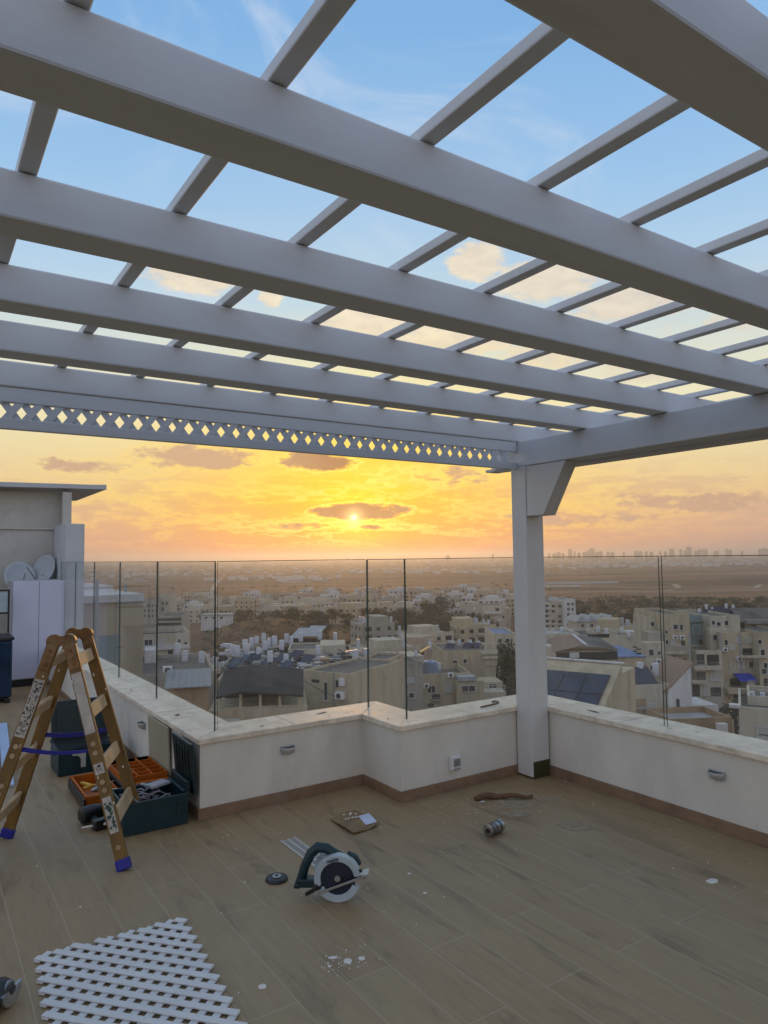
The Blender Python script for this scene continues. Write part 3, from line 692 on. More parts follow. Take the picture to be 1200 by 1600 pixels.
m = MB(); m.tube([(.05, .03, .215), (.085, .04, .20), (.105, .045, .165)], [.022, .02, .016], 12); sb(m, 'front_grip', TEAL, smooth=True)
m = MB(); m.tube([(.105, -.01, .155), (.125, -.012, .158)], .009, 8); m.bar((.09, -.015, .12), (.145, -.02, .133), (0, 1, 0), .014, .008); sb(m, 'guide_knob', BLACK)
tcu = bpy.data.curves.new('brand_text', 'FONT'); tcu.body = 'makita'; tcu.size = .030; tcu.shear = .25; tcu.extrude = .0006; tcu.offset = .0006; tcu.align_x = 'CENTER'
tob = bpy.data.objects.new('brand_text_src', tcu); COL.objects.link(tob)
bpy.context.view_layer.update()
tme = bpy.data.meshes.new_from_object(tob.evaluated_get(bpy.context.evaluated_depsgraph_get()))
bpy.data.objects.remove(tob)
tl = bpy.data.objects.new('lettering', tme); COL.objects.link(tl); tme.materials.clear(); tme.materials.append(INK); tl.parent = saw
tl.matrix_local = Matrix.Translation((-.022, -.0295, .206)) @ Matrix.Rotation(R(14), 4, (0, -1, 0)) @ Matrix.Rotation(R(90), 4, 'X')
tl.scale = (.80, .8, 1)

# ------------------------------------------------------------------ loose things on the floor
gd = thing('grinding_disc', 'thick black grinding disc lying flat left of the saw', 'grinding disc', (1.55, 3.335, 0))
m = MB(); m.cyl((0, 0, .001), (0, 0, .016), .057, .052, n=36); m.build('disc', BLACK, gd, world=False, bevel=.004)
m = MB(); m.cyl((0, 0, .0165), (0, 0, .022), .022, n=24); m.build('hub', STEEL, gd, world=False, bevel=.001); 
m = MB(); m.cyl((0, 0, .0225), (0, 0, .0235), .010, n=16); m.build('bore', BLACK, gd, world=False)
gr = thing('floor_drain', 'pale slotted linear drain grate set in the tiles behind the saw', 'drain grate', (1.815, 3.5, 0))
gx0, gx1, gy0, gy1 = 1.77, 1.866, 3.22, 3.765
m = MB(); zt = .005
m.box((gx0, gy0, .0005), (gx0 + .012, gy1, zt)).box((gx1 - .012, gy0, .0005), (gx1, gy1, zt)).box((gx0 + .043, gy0, .0005), (gx0 + .053, gy1, zt - .0003))
k = 0; y = gy0
while y < gy1 - .004: m.box((gx0 + .012, y, .0006), (gx1 - .012, y + .0075, zt - .0006)); y += .0195
m.build('grate', pm('grate_grey', (.5, .49, .46), .4, .08, 10.), gr)
MB().box((gx0 + .002, gy0 + .002, .0002), (gx1 - .002, gy1 - .002, .0005)).build('sump', DARKV, gr)
cd = thing('cardboard_sheet', 'torn square of brown cardboard with a blue white paper corner lying on the tiles', 'cardboard', (2.26, 3.76, 0))
m = MB(); q = [(2.163, 3.877), (2.150, 3.70), (2.156, 3.60), (2.27, 3.61), (2.359, 3.636), (2.37, 3.78), (2.363, 3.921), (2.26, 3.905)]
n = len(q); zz = [.004, .018, .012, .004, .02, .012, .006, .016]
cen = [(2.255, 3.76, .012)]
vs = [(a, b, z + .005) for (a, b), z in zip(q, zz)] + [(a, b, z) for (a, b), z in zip(q, zz)] + [(2.255, 3.76, .017), (2.255, 3.76, .012)]
fs = [(i, (i + 1) % n, 2 * n) for i in range(n)] + [(n + (i + 1) % n, n + i, 2 * n + 1) for i in range(n)] + [(i, n + i, n + (i + 1) % n, (i + 1) % n) for i in range(n)]
m.add(vs, fs).build('sheet', CARD, cd)
m = MB(); m.obox((2.325, 3.715, .0225), ((.25, 1, 0), (1, -.25, .12), (0, 0, 1)), (.075, .035, .0012)); m.build('paper_label', PAPER, cd)
random.seed(5)
for k in range(9): MB().obox((2.27 + random.uniform(-.05, .05), 3.82 + random.uniform(-.05, .05), .021), ((1, random.random(), 0), (-random.random(), 1, 0), (0, 0, 1)), (.008, .005, .002)).build('plaster_crumb', CHIP, cd)
can = thing('spray_can', 'dented bare metal can lying on its side on the tiles right of the cardboard', 'can', (2.83, 3.145, 0), .22)
m = MB(); m.tube([(-.062, 0, .035), (-.060, 0, .035), (-.058, 0, .035), (.05, 0, .035), (.056, 0, .035), (.060, 0, .035)], [.03, .035, .0335, .0335, .035, .031], 24)
m.build('body', CHROME, can, world=False, smooth=True)
m = MB(); m.cyl((-.0625, 0, .035), (-.068, 0, .035), .012, n=14); m.build('nozzle_seat', BLACK, can, world=False)
m = MB(); m.arc((0, 0, .035), .0338, .0342, 20, 160, -.001, .001); 
lbm = MB()
for (x0, x1) in ((-.045, -.038), (-.02, -.012), (.02, .034)):
    lbm.tube([(x0, 0, .035), (x1, 0, .035)], .0339, 24)
lbm.build('dark_band', pm('can_print', (.05, .05, .055), .4, .3, 20.), can, world=False)
wd = MB(); pts = []; rs = []
for i in range(12):
    t = i / 11; pts.append((3.096 + .335 * t, 3.625 - .165 * t + .025 * math.sin(5 * t), .016 + .012 * math.sin(7 * t) ** 2)); rs.append(.010 + .009 * math.sin(math.pi * (.15 + .8 * t)) + random.uniform(-.003, .003))
wd.tube(pts, rs, 7)
tag(wd.build('wood_scrap', BARK, smooth=True), 'brown splintered strip of wood lying near the foot of the post', 'wood scrap')
random.seed(9)
def flat_patch(cx, cy, r, z, elong=1., ang=0., n=13):
    vs = []; pts = []
    for k in range(n):
        t = 2 * math.pi * k / n; q = r * random.uniform(.82, 1.12)
        x, y = q * math.cos(t) * elong, q * math.sin(t); pts.append((cx + x * math.cos(ang) - y * math.sin(ang), cy + x * math.sin(ang) + y * math.cos(ang)))
    return MB().prism(pts, 'z', .0004, z)
for (x, y, r, el, lb_) in ((1.129, 2.558, .021, 1.1, 'round white paint drip on the tiles right of the lattice'), (1.532, 2.504, .018, 1.1, 'rightmost of the cluster of white drips below the saw'), (1.478, 2.52, .022, 1.3, 'largest smeared drip in the white cluster below the saw'), (1.44, 2.575, .014, 1.8, 'elongated drip at the top of the white cluster below the saw'), (1.40, 2.53, .010, 1., 'small lower left drip of the white cluster below the saw'),
                           (3.29, 2.092, .030, 1.5, 'pale plaster spot on the tiles under the right wall light'), (2.13, 3.01, .012, 1.1, 'small white drip on the bare tiles right of the saw'), (2.07, 2.80, .011, 1.2, 'small white drip in front and right of the saw'), (3.13, 3.59, .016, 1.6, 'white chip beside the wood strip')):
    tag(flat_patch(x, y, r * .78, .0022, el, random.uniform(0, 3)).build('paint_drip', CHIP, bevel=.0007), lb_, 'paint drip', 'white drips on the tiles')
deb = MB()
def crumbs(cx, cy, sx, sy, n, a=.0012, b=.0042):
    for k in range(n):
        c = (random.gauss(cx, sx), random.gauss(cy, sy)); r = random.uniform(a, b)
        if c[0] > XD - .03 or (c[1] > YC - .03 and c[0] > XB - .05) or c[1] > YA - .03: continue
        z = r * .35; t = random.uniform(0, 3)
        deb.obox((c[0], c[1], z), ((math.cos(t), math.sin(t), .1), (-math.sin(t), math.cos(t), 0), (0, 0, 1)), (r, r * random.uniform(.4, .9), z))
crumbs(3.2, 3.5, .22, .12, 70); crumbs(1.46, 2.53, .06, .05, 45, .0015, .004); crumbs(2.3, 3.0, .7, .6, 26); crumbs(2.2, 4.0, .4, .2, 24); crumbs(3.3, 2.3, .4, .6, 22); crumbs(1.0, 4.9, .4, .7, 22); crumbs(1.3, 3.0, .4, .4, 10); crumbs(.7, 6.0, .3, 1., 24)
tag(deb.build('plaster_crumbs', CHIP, loc=(0, 0, 0)), 'fine white plaster crumbs strewn over the tiles', 'debris', kind='stuff')
dst = MB()
for i_, (x, y, r) in enumerate(((3.30, 3.42, .09), (3.16, 3.30, .06), (3.50, 3.36, .05), (3.30, 2.95, .07))):
    p = flat_patch(x, y, r, .0010 + .0003 * i_, 1.6, random.uniform(0, 3), 21); dst.add(p.v, p.f)
tag(dst.build('sawdust', pm('sawdust_tan', (.30, .24, .16), .95, .2, 30.), loc=(0, 0, 0)), 'thin pale sawdust smears near the wood strip', 'sawdust', kind='stuff')

# lattice panel lying at the lower left
lt = thing('lattice_panel', 'white plastic lattice panel with a ragged cut end lying on the tiles', 'lattice', (.71, 2.6, 0))
lx0, lx1, ly0, ly1 = .408, 1.0, 1.75, 3.25
def slats(sgn, z0, z1):
    m = MB(); pitch = .0575; w_ = .0285
    d = Vector((1, sgn, 0)).normalized(); nrm = Vector((-d.y, d.x, 0))
    cx, cy = (lx0 + lx1) / 2, (ly0 + ly1) / 2
    for k in range(-22, 23):
        o = Vector((cx, cy, 0)) + nrm * (k * pitch + .012)
        ts = []
        for (lo, hi, oc, dc) in ((lx0, lx1, o.x, d.x), (ly0, ly1, o.y, d.y)):
            a, b = (lo - oc) / dc, (hi - oc) / dc; ts.append((min(a, b), max(a, b)))
        t0, t1 = max(t[0] for t in ts), min(t[1] for t in ts)
        if t1 - t0 < .02: continue
        hiend = o + d * (t1 if sgn > 0 else t0)
        if abs(hiend.y - ly1) < .002:       # ragged end
            e = random.uniform(-.03, .012) - .10 * (1 - (hiend.x - lx0) / (lx1 - lx0)) * 0
            if sgn > 0: t1 += e
            else: t0 -= e
        if t1 - t0 < .02: continue
        p, q = o + d * t0, o + d * t1
        m.bar((p.x, p.y, (z0 + z1) / 2), (q.x, q.y, (z0 + z1) / 2), nrm, z1 - z0, w_)
    return m
slats(1, .002, .0085).build('lower_slat_layer', LAT, lt, bevel=.0015)
slats(-1, .0088, .0155).build('upper_slat_layer', LAT, lt, bevel=.0015)
lt.rotation_euler = (0, 0, -.07)
# black grinder cut by the left edge
ag = thing('angle_grinder', 'black angle grinder lying at the lower left corner of the view', 'grinder', (.27, 2.95, 0), .9)
MB().tube([(-.17, 0, .04), (-.12, 0, .045), (0, 0, .045), (.05, 0, .048), (.075, 0, .048), (.09, 0, .046)], [.026, .03, .032, .042, .042, .03], 14).build('body', BLACK, ag, world=False, smooth=True)
MB().tube([(.06, -.03, .05), (.06, .03, .05)], [.036, .03], 14).build('gear_head', pm('cast_grey', (.3, .31, .32), .4, .1, metal=.7), ag, world=False, smooth=True)
MB().arc((.06, 0, .06), .02, .058, 180, 360, -.042, -.03).build('wheel_guard', STEEL, ag, world=False)

# ------------------------------------------------------------------ far left of the terrace
for i, (dx, dy) in enumerate(((0, 0), (-.085, .05), (-.17, -.12))):
    a, b = Vector((.775 + dx, 7.95 + dy, .012)), Vector((.605 + dx, 5.76 + dy, .012))
    tag(MB().bar(a, b, (0, 0, 1), .072, .02).build('white_board', BOARD, bevel=.002), ['pale blue white board on the floor nearest the ladder', 'middle pale blue white board of the three on the floor', 'outermost pale blue white board at the left edge of the view'][i], 'board', 'boards lying on the floor')
cab = thing('storage_cabinet', 'tall lilac white double door cabinet standing before the shed wall', 'cabinet', (1.38, 10.5, 0))
MB().box((1.075, 10.20, .09), (1.685, 10.85, 1.345)).build('carcass', pm('cabinet_side', (.40, .42, .46), .6, .05), cab, bevel=.006)  # white cabinet; the shade on its side is put into this grey
for (x0, x1) in ((1.078, 1.378), (1.383, 1.682)): MB().box((x0, 10.182, .10), (x1, 10.199, 1.335)).build('door', CABW, cab, bevel=.004)
MB().box((1.09, 10.21, .0), (1.67, 10.84, .089)).build('plinth', BLACK, cab)
def dish(loc, rz, tilt, label, HZ):
    t = thing('satellite_dish', label, 'satellite dish', loc, rz, 'satellite dishes behind the cabinet')
    m = MB(); n, rows = 28, 6; vs = [(0, 0, 0)]
    rot = Matrix.Rotation(tilt, 4, 'X')
    for i in range(1, rows + 1):
        r = .205 * i / rows
        for k in range(n): vs.append((r * math.cos(2 * math.pi * k / n), r * math.sin(2 * math.pi * k / n) * 1.08, r * r * .75))
    fs = [(0, 1 + (k + 1) % n, 1 + k) for k in range(n)] + [(1 + i * n + k, 1 + i * n + (k + 1) % n, 1 + (i + 1) * n + (k + 1) % n, 1 + (i + 1) * n + k) for i in range(rows - 1) for k in range(n)]
    m.add([rot @ Vector(v) + Vector((0, 0, HZ)) for v in vs], fs); b = m.build('reflector', GREYD, t, world=False, smooth=True)
    sol = b.modifiers.new('solid', 'SOLIDIFY'); sol.thickness = .006
    q = rot @ Vector((0, -.2, .05)) + Vector((0, 0, HZ)); f_ = rot @ Vector((0, -.05, .30)) + Vector((0, 0, HZ))
    MB().tube([q, f_], .008, 6).build('feed_arm', RAILM, t, world=False)
    MB().box((-.03, -.03, -.0), (.03, .03, HZ - .06)).build('mount', RAILM, t, world=False)
dish((1.25, 11.08, 0), .1, R(70), 'round white satellite dish peeping over the cabinet, the left one of two', 1.38)
dish((1.56, 11.06, 0), -.95, R(72), 'satellite dish turned edge on, behind the cabinet at the pillar', 1.47)
shed = thing('rooftop_shed', 'grey rendered rooftop shed with a thin overhanging metal roof and white pillar', 'shed', (.4, 11.4, 0))
MB().box((-3.9, 11.3, 0), (1.70, 11.42, 2.07)).build('wall', SHEDW, shed)
MB().box((-3.9, 11.40, 2.071), (1.86, 11.5, 2.60)).build('upper_wall', SHEDW, shed)
MB().box((-3.9, 11.27, 2.055), (1.72, 11.299, 2.085)).build('ledge', SHEDW, shed)
MB().prism([(-3.9, 2.575), (2.40, 2.66), (2.40, 2.735), (2.25, 2.725), (-3.9, 2.645)], 'y', 11.12, 13.5).build('roof', SHEDR, shed, bevel=.006)
MB().box((1.705, 10.3, 0), (1.945, 11.6, 2.10)).build('pillar', pm('pillar_plaster', (.55, .57, .58), .85, .05, 3., .2), shed, bevel=.006)
MB().box((1.80, 11.15, 2.101), (1.92, 11.6, 2.60)).build('roof_post', SHEDW, shed)
bn = thing('storage_bin', 'dark navy glossy bin standing beside the cabinet at the left edge', 'bin', (.75, 9.4, 0))
MB().box((.45, 9.15, .06), (.975, 9.65, .70)).build('body', NAVY, bn, bevel=.02)
MB().box((.43, 9.13, .701), (.99, 9.67, .74)).build('lid', BLACK, bn, bevel=.01)
MB().cyl((.93, 9.14, .03), (.93, 9.66, .03), .03, n=14).build('wheel_pair', BLACK, bn)
fr_ = thing('metal_rack', 'thin black metal rack with pale panels above the navy bin', 'rack', (.8, 10.0, 0))
m = MB()
for x in (.55, 1.0): m.box((x, 9.98, 0), (x + .02, 10.0, 1.25))
for z in (.42, .95, 1.23): m.box((.55, 9.979, z), (1.02, 10.001, z + .02))
m.build('frame', BLACK, fr_)
MB().box((.575, 9.985, .975), (.995, 9.995, 1.225)).build('panel', PALEP, fr_)

# ------------------------------------------------------------------ land
YAWV = Vector((CF.x, CF.y, 0)).normalized(); RTV = Vector((YAWV.y, -YAWV.x, 0)); YAW = math.atan2(YAWV.y, YAWV.x)
def lerp_tab(x, xs, ys_):
    if x <= xs[0]: return ys_[0]
    for i in range(1, len(xs)):
        if x <= xs[i]: t = (x - xs[i - 1]) / (xs[i] - xs[i - 1]); return ys_[i - 1] + (ys_[i] - ys_[i - 1]) * t
    return ys_[-1]
def ground(x, y):
    d = math.hypot(x, y); fwd = x * YAWV.x + y * YAWV.y; rt = x * RTV.x + y * RTV.y
    z = lerp_tab(d, [0, 45, 110, 200, 350, 650, 1000, 1e6], [-27, -27, -28, -29, -34, -43, -50, -50])
    if fwd > 1:
        b = rt / fwd * 1106 + 600
        z += 11.0 * math.exp(-((b - 420) / 135) ** 2) * math.exp(-((d - 250) / 75) ** 2)
        z += 3.0 * math.exp(-((b - 590) / 60) ** 2) * math.exp(-((d - 190) / 45) ** 2)
    z += 1.2 * math.sin(x * .021 + 1.3) * math.sin(y * .017) * min(1, d / 300)
    return z
def hit(px, py, D):
    "point on the sight line of a picture point, at horizontal forward distance D"
    d = CF + CR * ((px - 600) / FPX) - CU * ((py - 800) / FPX)
    return EYE + d * (D / d.dot(YAWV))
def spot(px, D):
    p = hit(px, 870, D); return Vector((p.x, p.y, ground(p.x, p.y)))
def build_land():
    ds = [0, 8, 16, 26, 40, 55, 75]; d = 75.
    while d < 17000: d *= 1.09; ds.append(d)
    na = 220; vs = [(0, 0, ground(0, 0))]; fs = []
    angs = []
    for k in range(na):
        angs.append(2 * math.pi * k / na)
    for d in ds[1:]:
        for a in angs: x, y = d * math.cos(a), d * math.sin(a); vs.append((x, y, ground(x, y)))
    for k in range(na): fs.append((0, 1 + k, 1 + (k + 1) % na))
    for i in range(len(ds) - 2):
        for k in range(na): a = 1 + i * na; fs.append((a + k, a + na + k, a + na + (k + 1) % na, a + (k + 1) % na))
    m = bpy.data.materials.new('land'); m.use_nodes = True; nt = m.node_tree; b = nt.nodes['Principled BSDF']; b.inputs['Roughness'].default_value = .95; b.inputs['Specular IOR Level'].default_value = .1
    tc = nt.nodes.new('ShaderNodeTexCoord'); sp = nt.nodes.new('ShaderNodeSeparateXYZ'); nt.links.new(tc.outputs['Object'], sp.inputs[0])
    x, y = V(nt, sp.outputs[0]), V(nt, sp.outputs[1])
    fwd = x * YAWV.x + y * YAWV.y; rt = x * RTV.x + y * RTV.y
    dist = (x.sq() + y.sq()).m('SQRT')
    flat = comb(nt, x, y)
    fine = noise(nt, flat, .18, 8, .65); mid = noise(nt, flat, .02, 6, .6, .6)
    scrub = ramp(nt, fine, [(.3, (.050, .034, .018)), (.5, (.130, .075, .036)), (.72, (.20, .115, .058))])
    scrub = mix(nt, mid.step(.54, .7) * .5, scrub, (.06, .052, .026))
    scrub = mix(nt, mid.step(.42, .3) * .5, scrub, (.20, .11, .06))
    vo = nt.nodes.new('ShaderNodeTexVoronoi'); vo.inputs['Scale'].default_value = .0042; vo.inputs['Randomness'].default_value = .85
    nt.links.new(comb(nt, rt * .42, fwd), vo.inputs['Vector'])
    vs2 = nt.nodes.new('ShaderNodeSeparateColor'); nt.links.new(vo.outputs['Color'], vs2.inputs[0])
    cell = V(nt, vs2.outputs[0])
    fld = ramp(nt, cell, [(.0, (.125, .066, .038)), (.3, (.22, .105, .055)), (.5, (.105, .072, .042)), (.7, (.27, .135, .072)), (.86, (.17, .085, .046)), (1., (.32, .20, .12))])
    fld = mix(nt, (noise(nt, comb(nt, rt * .25, fwd), .006, 7, .65) - .35) * 1.6, fld, (.11, .088, .05))
    fld = mix(nt, noise(nt, comb(nt, rt * .10, fwd), .008, 6, .65).step(.56, .62) * .6, fld, (.36, .25, .17))
    fld = mix(nt, noise(nt, comb(nt, rt * .08, fwd, 7.), .012, 5, .6).step(.55, .60) * .6, fld, (.05, .043, .026))
    fld = mix(nt, noise(nt, comb(nt, rt * .3, fwd), .0045, 8, .7, .5).step(.50, .57) * .75, fld, (.05, .042, .026))
    fld = mix(nt, noise(nt, comb(nt, rt * .5, fwd * 1.6, 3.), .02, 6, .7).step(.58, .66) * .6, fld, (.06, .05, .03))
    c = mix(nt, dist.step(560, 900), scrub, fld)
    nt.links.new(c, b.inputs['Base Color'])
    bm_ = MB().add(vs, fs); o = bm_.build('ground', m, loc=(0, 0, 0), smooth=True); tag(o, kind='structure')
build_land()

# ------------------------------------------------------------------ buildings traced at their own distance, size and depth
class Bld:
    def __init__(s, name, label, cat, px, D, rot=0., group=None):
        p = spot(px, D); s.P0 = Vector((p.x, p.y, 0)); s.rz = YAW - math.pi / 2 + rot
        s.root = thing(name, label, cat, (p.x, p.y, p.z - .5), s.rz, group); s.z0 = p.z - .5
        s.X = Vector((math.cos(s.rz), math.sin(s.rz), 0)); s.Y = Vector((-math.sin(s.rz), math.cos(s.rz), 0))
    def q(s, px, py, off=0.):
        "local x and z of a picture point on the front plane pushed back by off"
        d = CF + CR * ((px - 600) / FPX) - CU * ((py - 800) / FPX)
        t = (s.P0 + s.Y * off - EYE).dot(s.Y) / d.dot(s.Y); w = EYE + d * t
        return (w - s.P0).dot(s.X), w.z - s.z0
    def vol(s, x0, x1, yt, off, ln, mat, yb=None, name='wall', rim=.0, roof=ROOFG):
        a, zt = s.q((x0 + x1) / 2, yt, off); xa_, _ = s.q(x0, yt, off); xb_, _ = s.q(x1, yt, off)
        zb = 0. if yb is None else s.q((x0 + x1) / 2, yb, off)[1]
        m = MB(); m.box((xa_, off, zb), (xb_, off + ln, zt - rim))
        if rim:
            t = .18
            m.box((xa_, off, zt - rim), (xb_, off + t, zt)).box((xa_, off + ln - t, zt - rim), (xb_, off + ln, zt)).box((xa_, off + t, zt - rim), (xa_ + t, off + ln - t, zt)).box((xb_ - t, off + t, zt - rim), (xb_, off + ln - t, zt))
        o = m.build(name, mat, s.root, world=False)
        if rim and roof: MB().box((xa_ + .185, off + .185, zt - rim + .004), (xb_ - .185, off + ln - .185, zt - rim + .03)).build('roof_surface', roof, s.root, world=False)
        return xa_, xb_, zt
    def win(s, x0, y0, x1, y1, off=0., mat=None, frame=True, sill=True):
        a, zt = s.q(x0, y0, off); b, zb = s.q(x1, y1, off)
        if b < a: a, b = b, a
        w_ = MB().box((a, off - .03, zb), (b, off - .004, zt)).build('window', mat or (SHUT if random.random() < .2 else WINM), s.root, world=False)
        if frame:
            t = min(.09, (b - a) * .14); m = MB(); y_ = off - .075
            m.box((a - t, y_, zt), (b + t, off - .003, zt + t)).box((a - t, y_, zb), (a, off - .003, zt)).box((b, y_, zb), (b + t, off - .003, zt))
            if b - a > .9: m.box(((a + b) / 2 - .03, y_, zb), ((a + b) / 2 + .03, off - .031, zt))
            m.build('frame', FRM, w_, world=False)
            if sill: MB().box((a - t - .05, off - .16, zb - .1), (b + t + .05, off - .003, zb)).build('sill', FRM, w_, world=False)
    def hole(s, x0, y0, x1, y1, off=0., mat=None, name='loggia'):
        a, zt = s.q(x0, y0, off); b, zb = s.q(x1, y1, off)
        m = MB().box((a, off - .02, zb), (b, off - .004, zt)); o_ = m.build(name, mat or DARKV, s.root, world=False)
        r = MB(); zr = zb + (zt - zb) * .36
        r.box((a, off - .07, zr - .05), (b, off - .03, zr))
        k = a
        while k < b: r.box((k, off - .06, zb), (k + .03, off - .04, zr - .05)); k += .35
        r.box((a - .1, off - .5, zb - .18), (b + .1, off - .003, zb)); r.build('railing', RAILM, o_, world=False)
    def side(s, x, off, ln, zt, zb, side, cols, rows, w_=1.1, h_=1.2, mat=None):
        "rows of windows on a side wall standing at local x"
        for r in range(rows):
            for c in range(cols):
                y = off + ln * (c + .5) / cols; z = zt - 1.0 - (zt - zb - 1.2) * r / max(rows, 1)
                e = .03 * side
                MB().box((min(x + e * .1, x + e), y - w_ / 2, z - h_), (max(x + e * .1, x + e), y + w_ / 2, z)).build('window', mat or WINM, s.root, world=False)
    def box(s, x0, x1, y0, y1, off, ln, mat, name, bevel=0.):
        a, zt = s.q(x0, y0, off); b, zb = s.q(x1, y1, off)
        return MB().box((a, off, zb), (b, off + ln, zt)).build(name, mat, s.root, world=False, bevel=bevel)
    def ac(s, px, py, off=0.):
        a, z = s.q(px, py, off); m = MB().box((a, off - .42, z - .6), (a + .8, off - .004, z)); o_ = m.build('air_conditioner', WHITEP, s.root, world=False, bevel=.03)
        MB().cyl((a + .4, off - .421, z - .3), (a + .4, off - .445, z - .3), .22, n=14).build('fan_grille', DARKV, o_, world=False)

GH = 'white solar water heater tanks on the left roofs'
def make_heater():
    t = thing('water_heater', 'white upright water heater tank on the crowded left roof', 'water heater', (0, 0, 0), 0, GH)
    m = MB(); m.tube([(0, 0, .5), (0, 0, .52), (0, 0, 1.62), (0, 0, 1.66)], [.28, .31, .31, .28], 12); m.build('tank', TANK, t, world=False, smooth=True)
    m = MB()
    for x, y in ((-.2, -.2), (.2, -.2), (.2, .2), (-.2, .2)): m.box((x - .02, y - .02, 0), (x + .02, y + .02, .52))
    m.build('stand', RAILM, t, world=False)
    return t
heater0 = None
HN = 0
def heater(px, py_bottom, D, label=None, group=None, rz=0., sc_=1., zoff=0.):
    global heater0
    p = hit(px, py_bottom, D)
    if heater0 is None: heater0 = make_heater(); o_ = heater0; o_.location = p; o_.rotation_euler = (0, 0, YAW - 1.57 + rz); o_.scale = (sc_,) * 3
    else: o_ = dup(heater0, p, YAW - 1.57 + rz, None, (sc_,) * 3)
    if label: o_['label'] = label
    if group: o_['group'] = group
    return o_
solar0 = None
def solar(px, py, D, rz=0., label='dark tilted solar collector between the tanks on the crowded left roof', group='solar collectors on the left roofs', sc_=1.):
    global solar0
    p = hit(px, py, D)
    if solar0 is None:
        t = thing('solar_collector', label, 'solar collector', (0, 0, 0), 0, group)
        u_ = Vector((0, .8, .6)); n_ = Vector((0, -.6, .8))
        MB().obox((0, .75, .75), ((1, 0, 0), u_, n_), (.95, .95, .04)).build('frame', PVF, t, world=False)
        MB().obox(Vector((0, .75, .75)) + n_ * .045, ((1, 0, 0), u_, n_), (.9, .9, .004)).build('glass', PV, t, world=False)
        m = MB()
        for x in (-.8, .8): m.bar((x, 1.4, 0), (x, 1.4, 1.25), (1, 0, 0), .04, .04); m.bar((x, .05, 0), (x, .05, .25), (1, 0, 0), .04, .04)
        m.build('stand', RAILM, t, world=False)
        solar0 = t; o_ = t; o_.location = p; o_.rotation_euler = (0, 0, YAW - 1.57 + rz); o_.scale = (sc_,) * 3
    else: o_ = dup(solar0, p, YAW - 1.57 + rz, None, (sc_,) * 3)
    o_['label'] = label; o_['group'] = group
    return o_

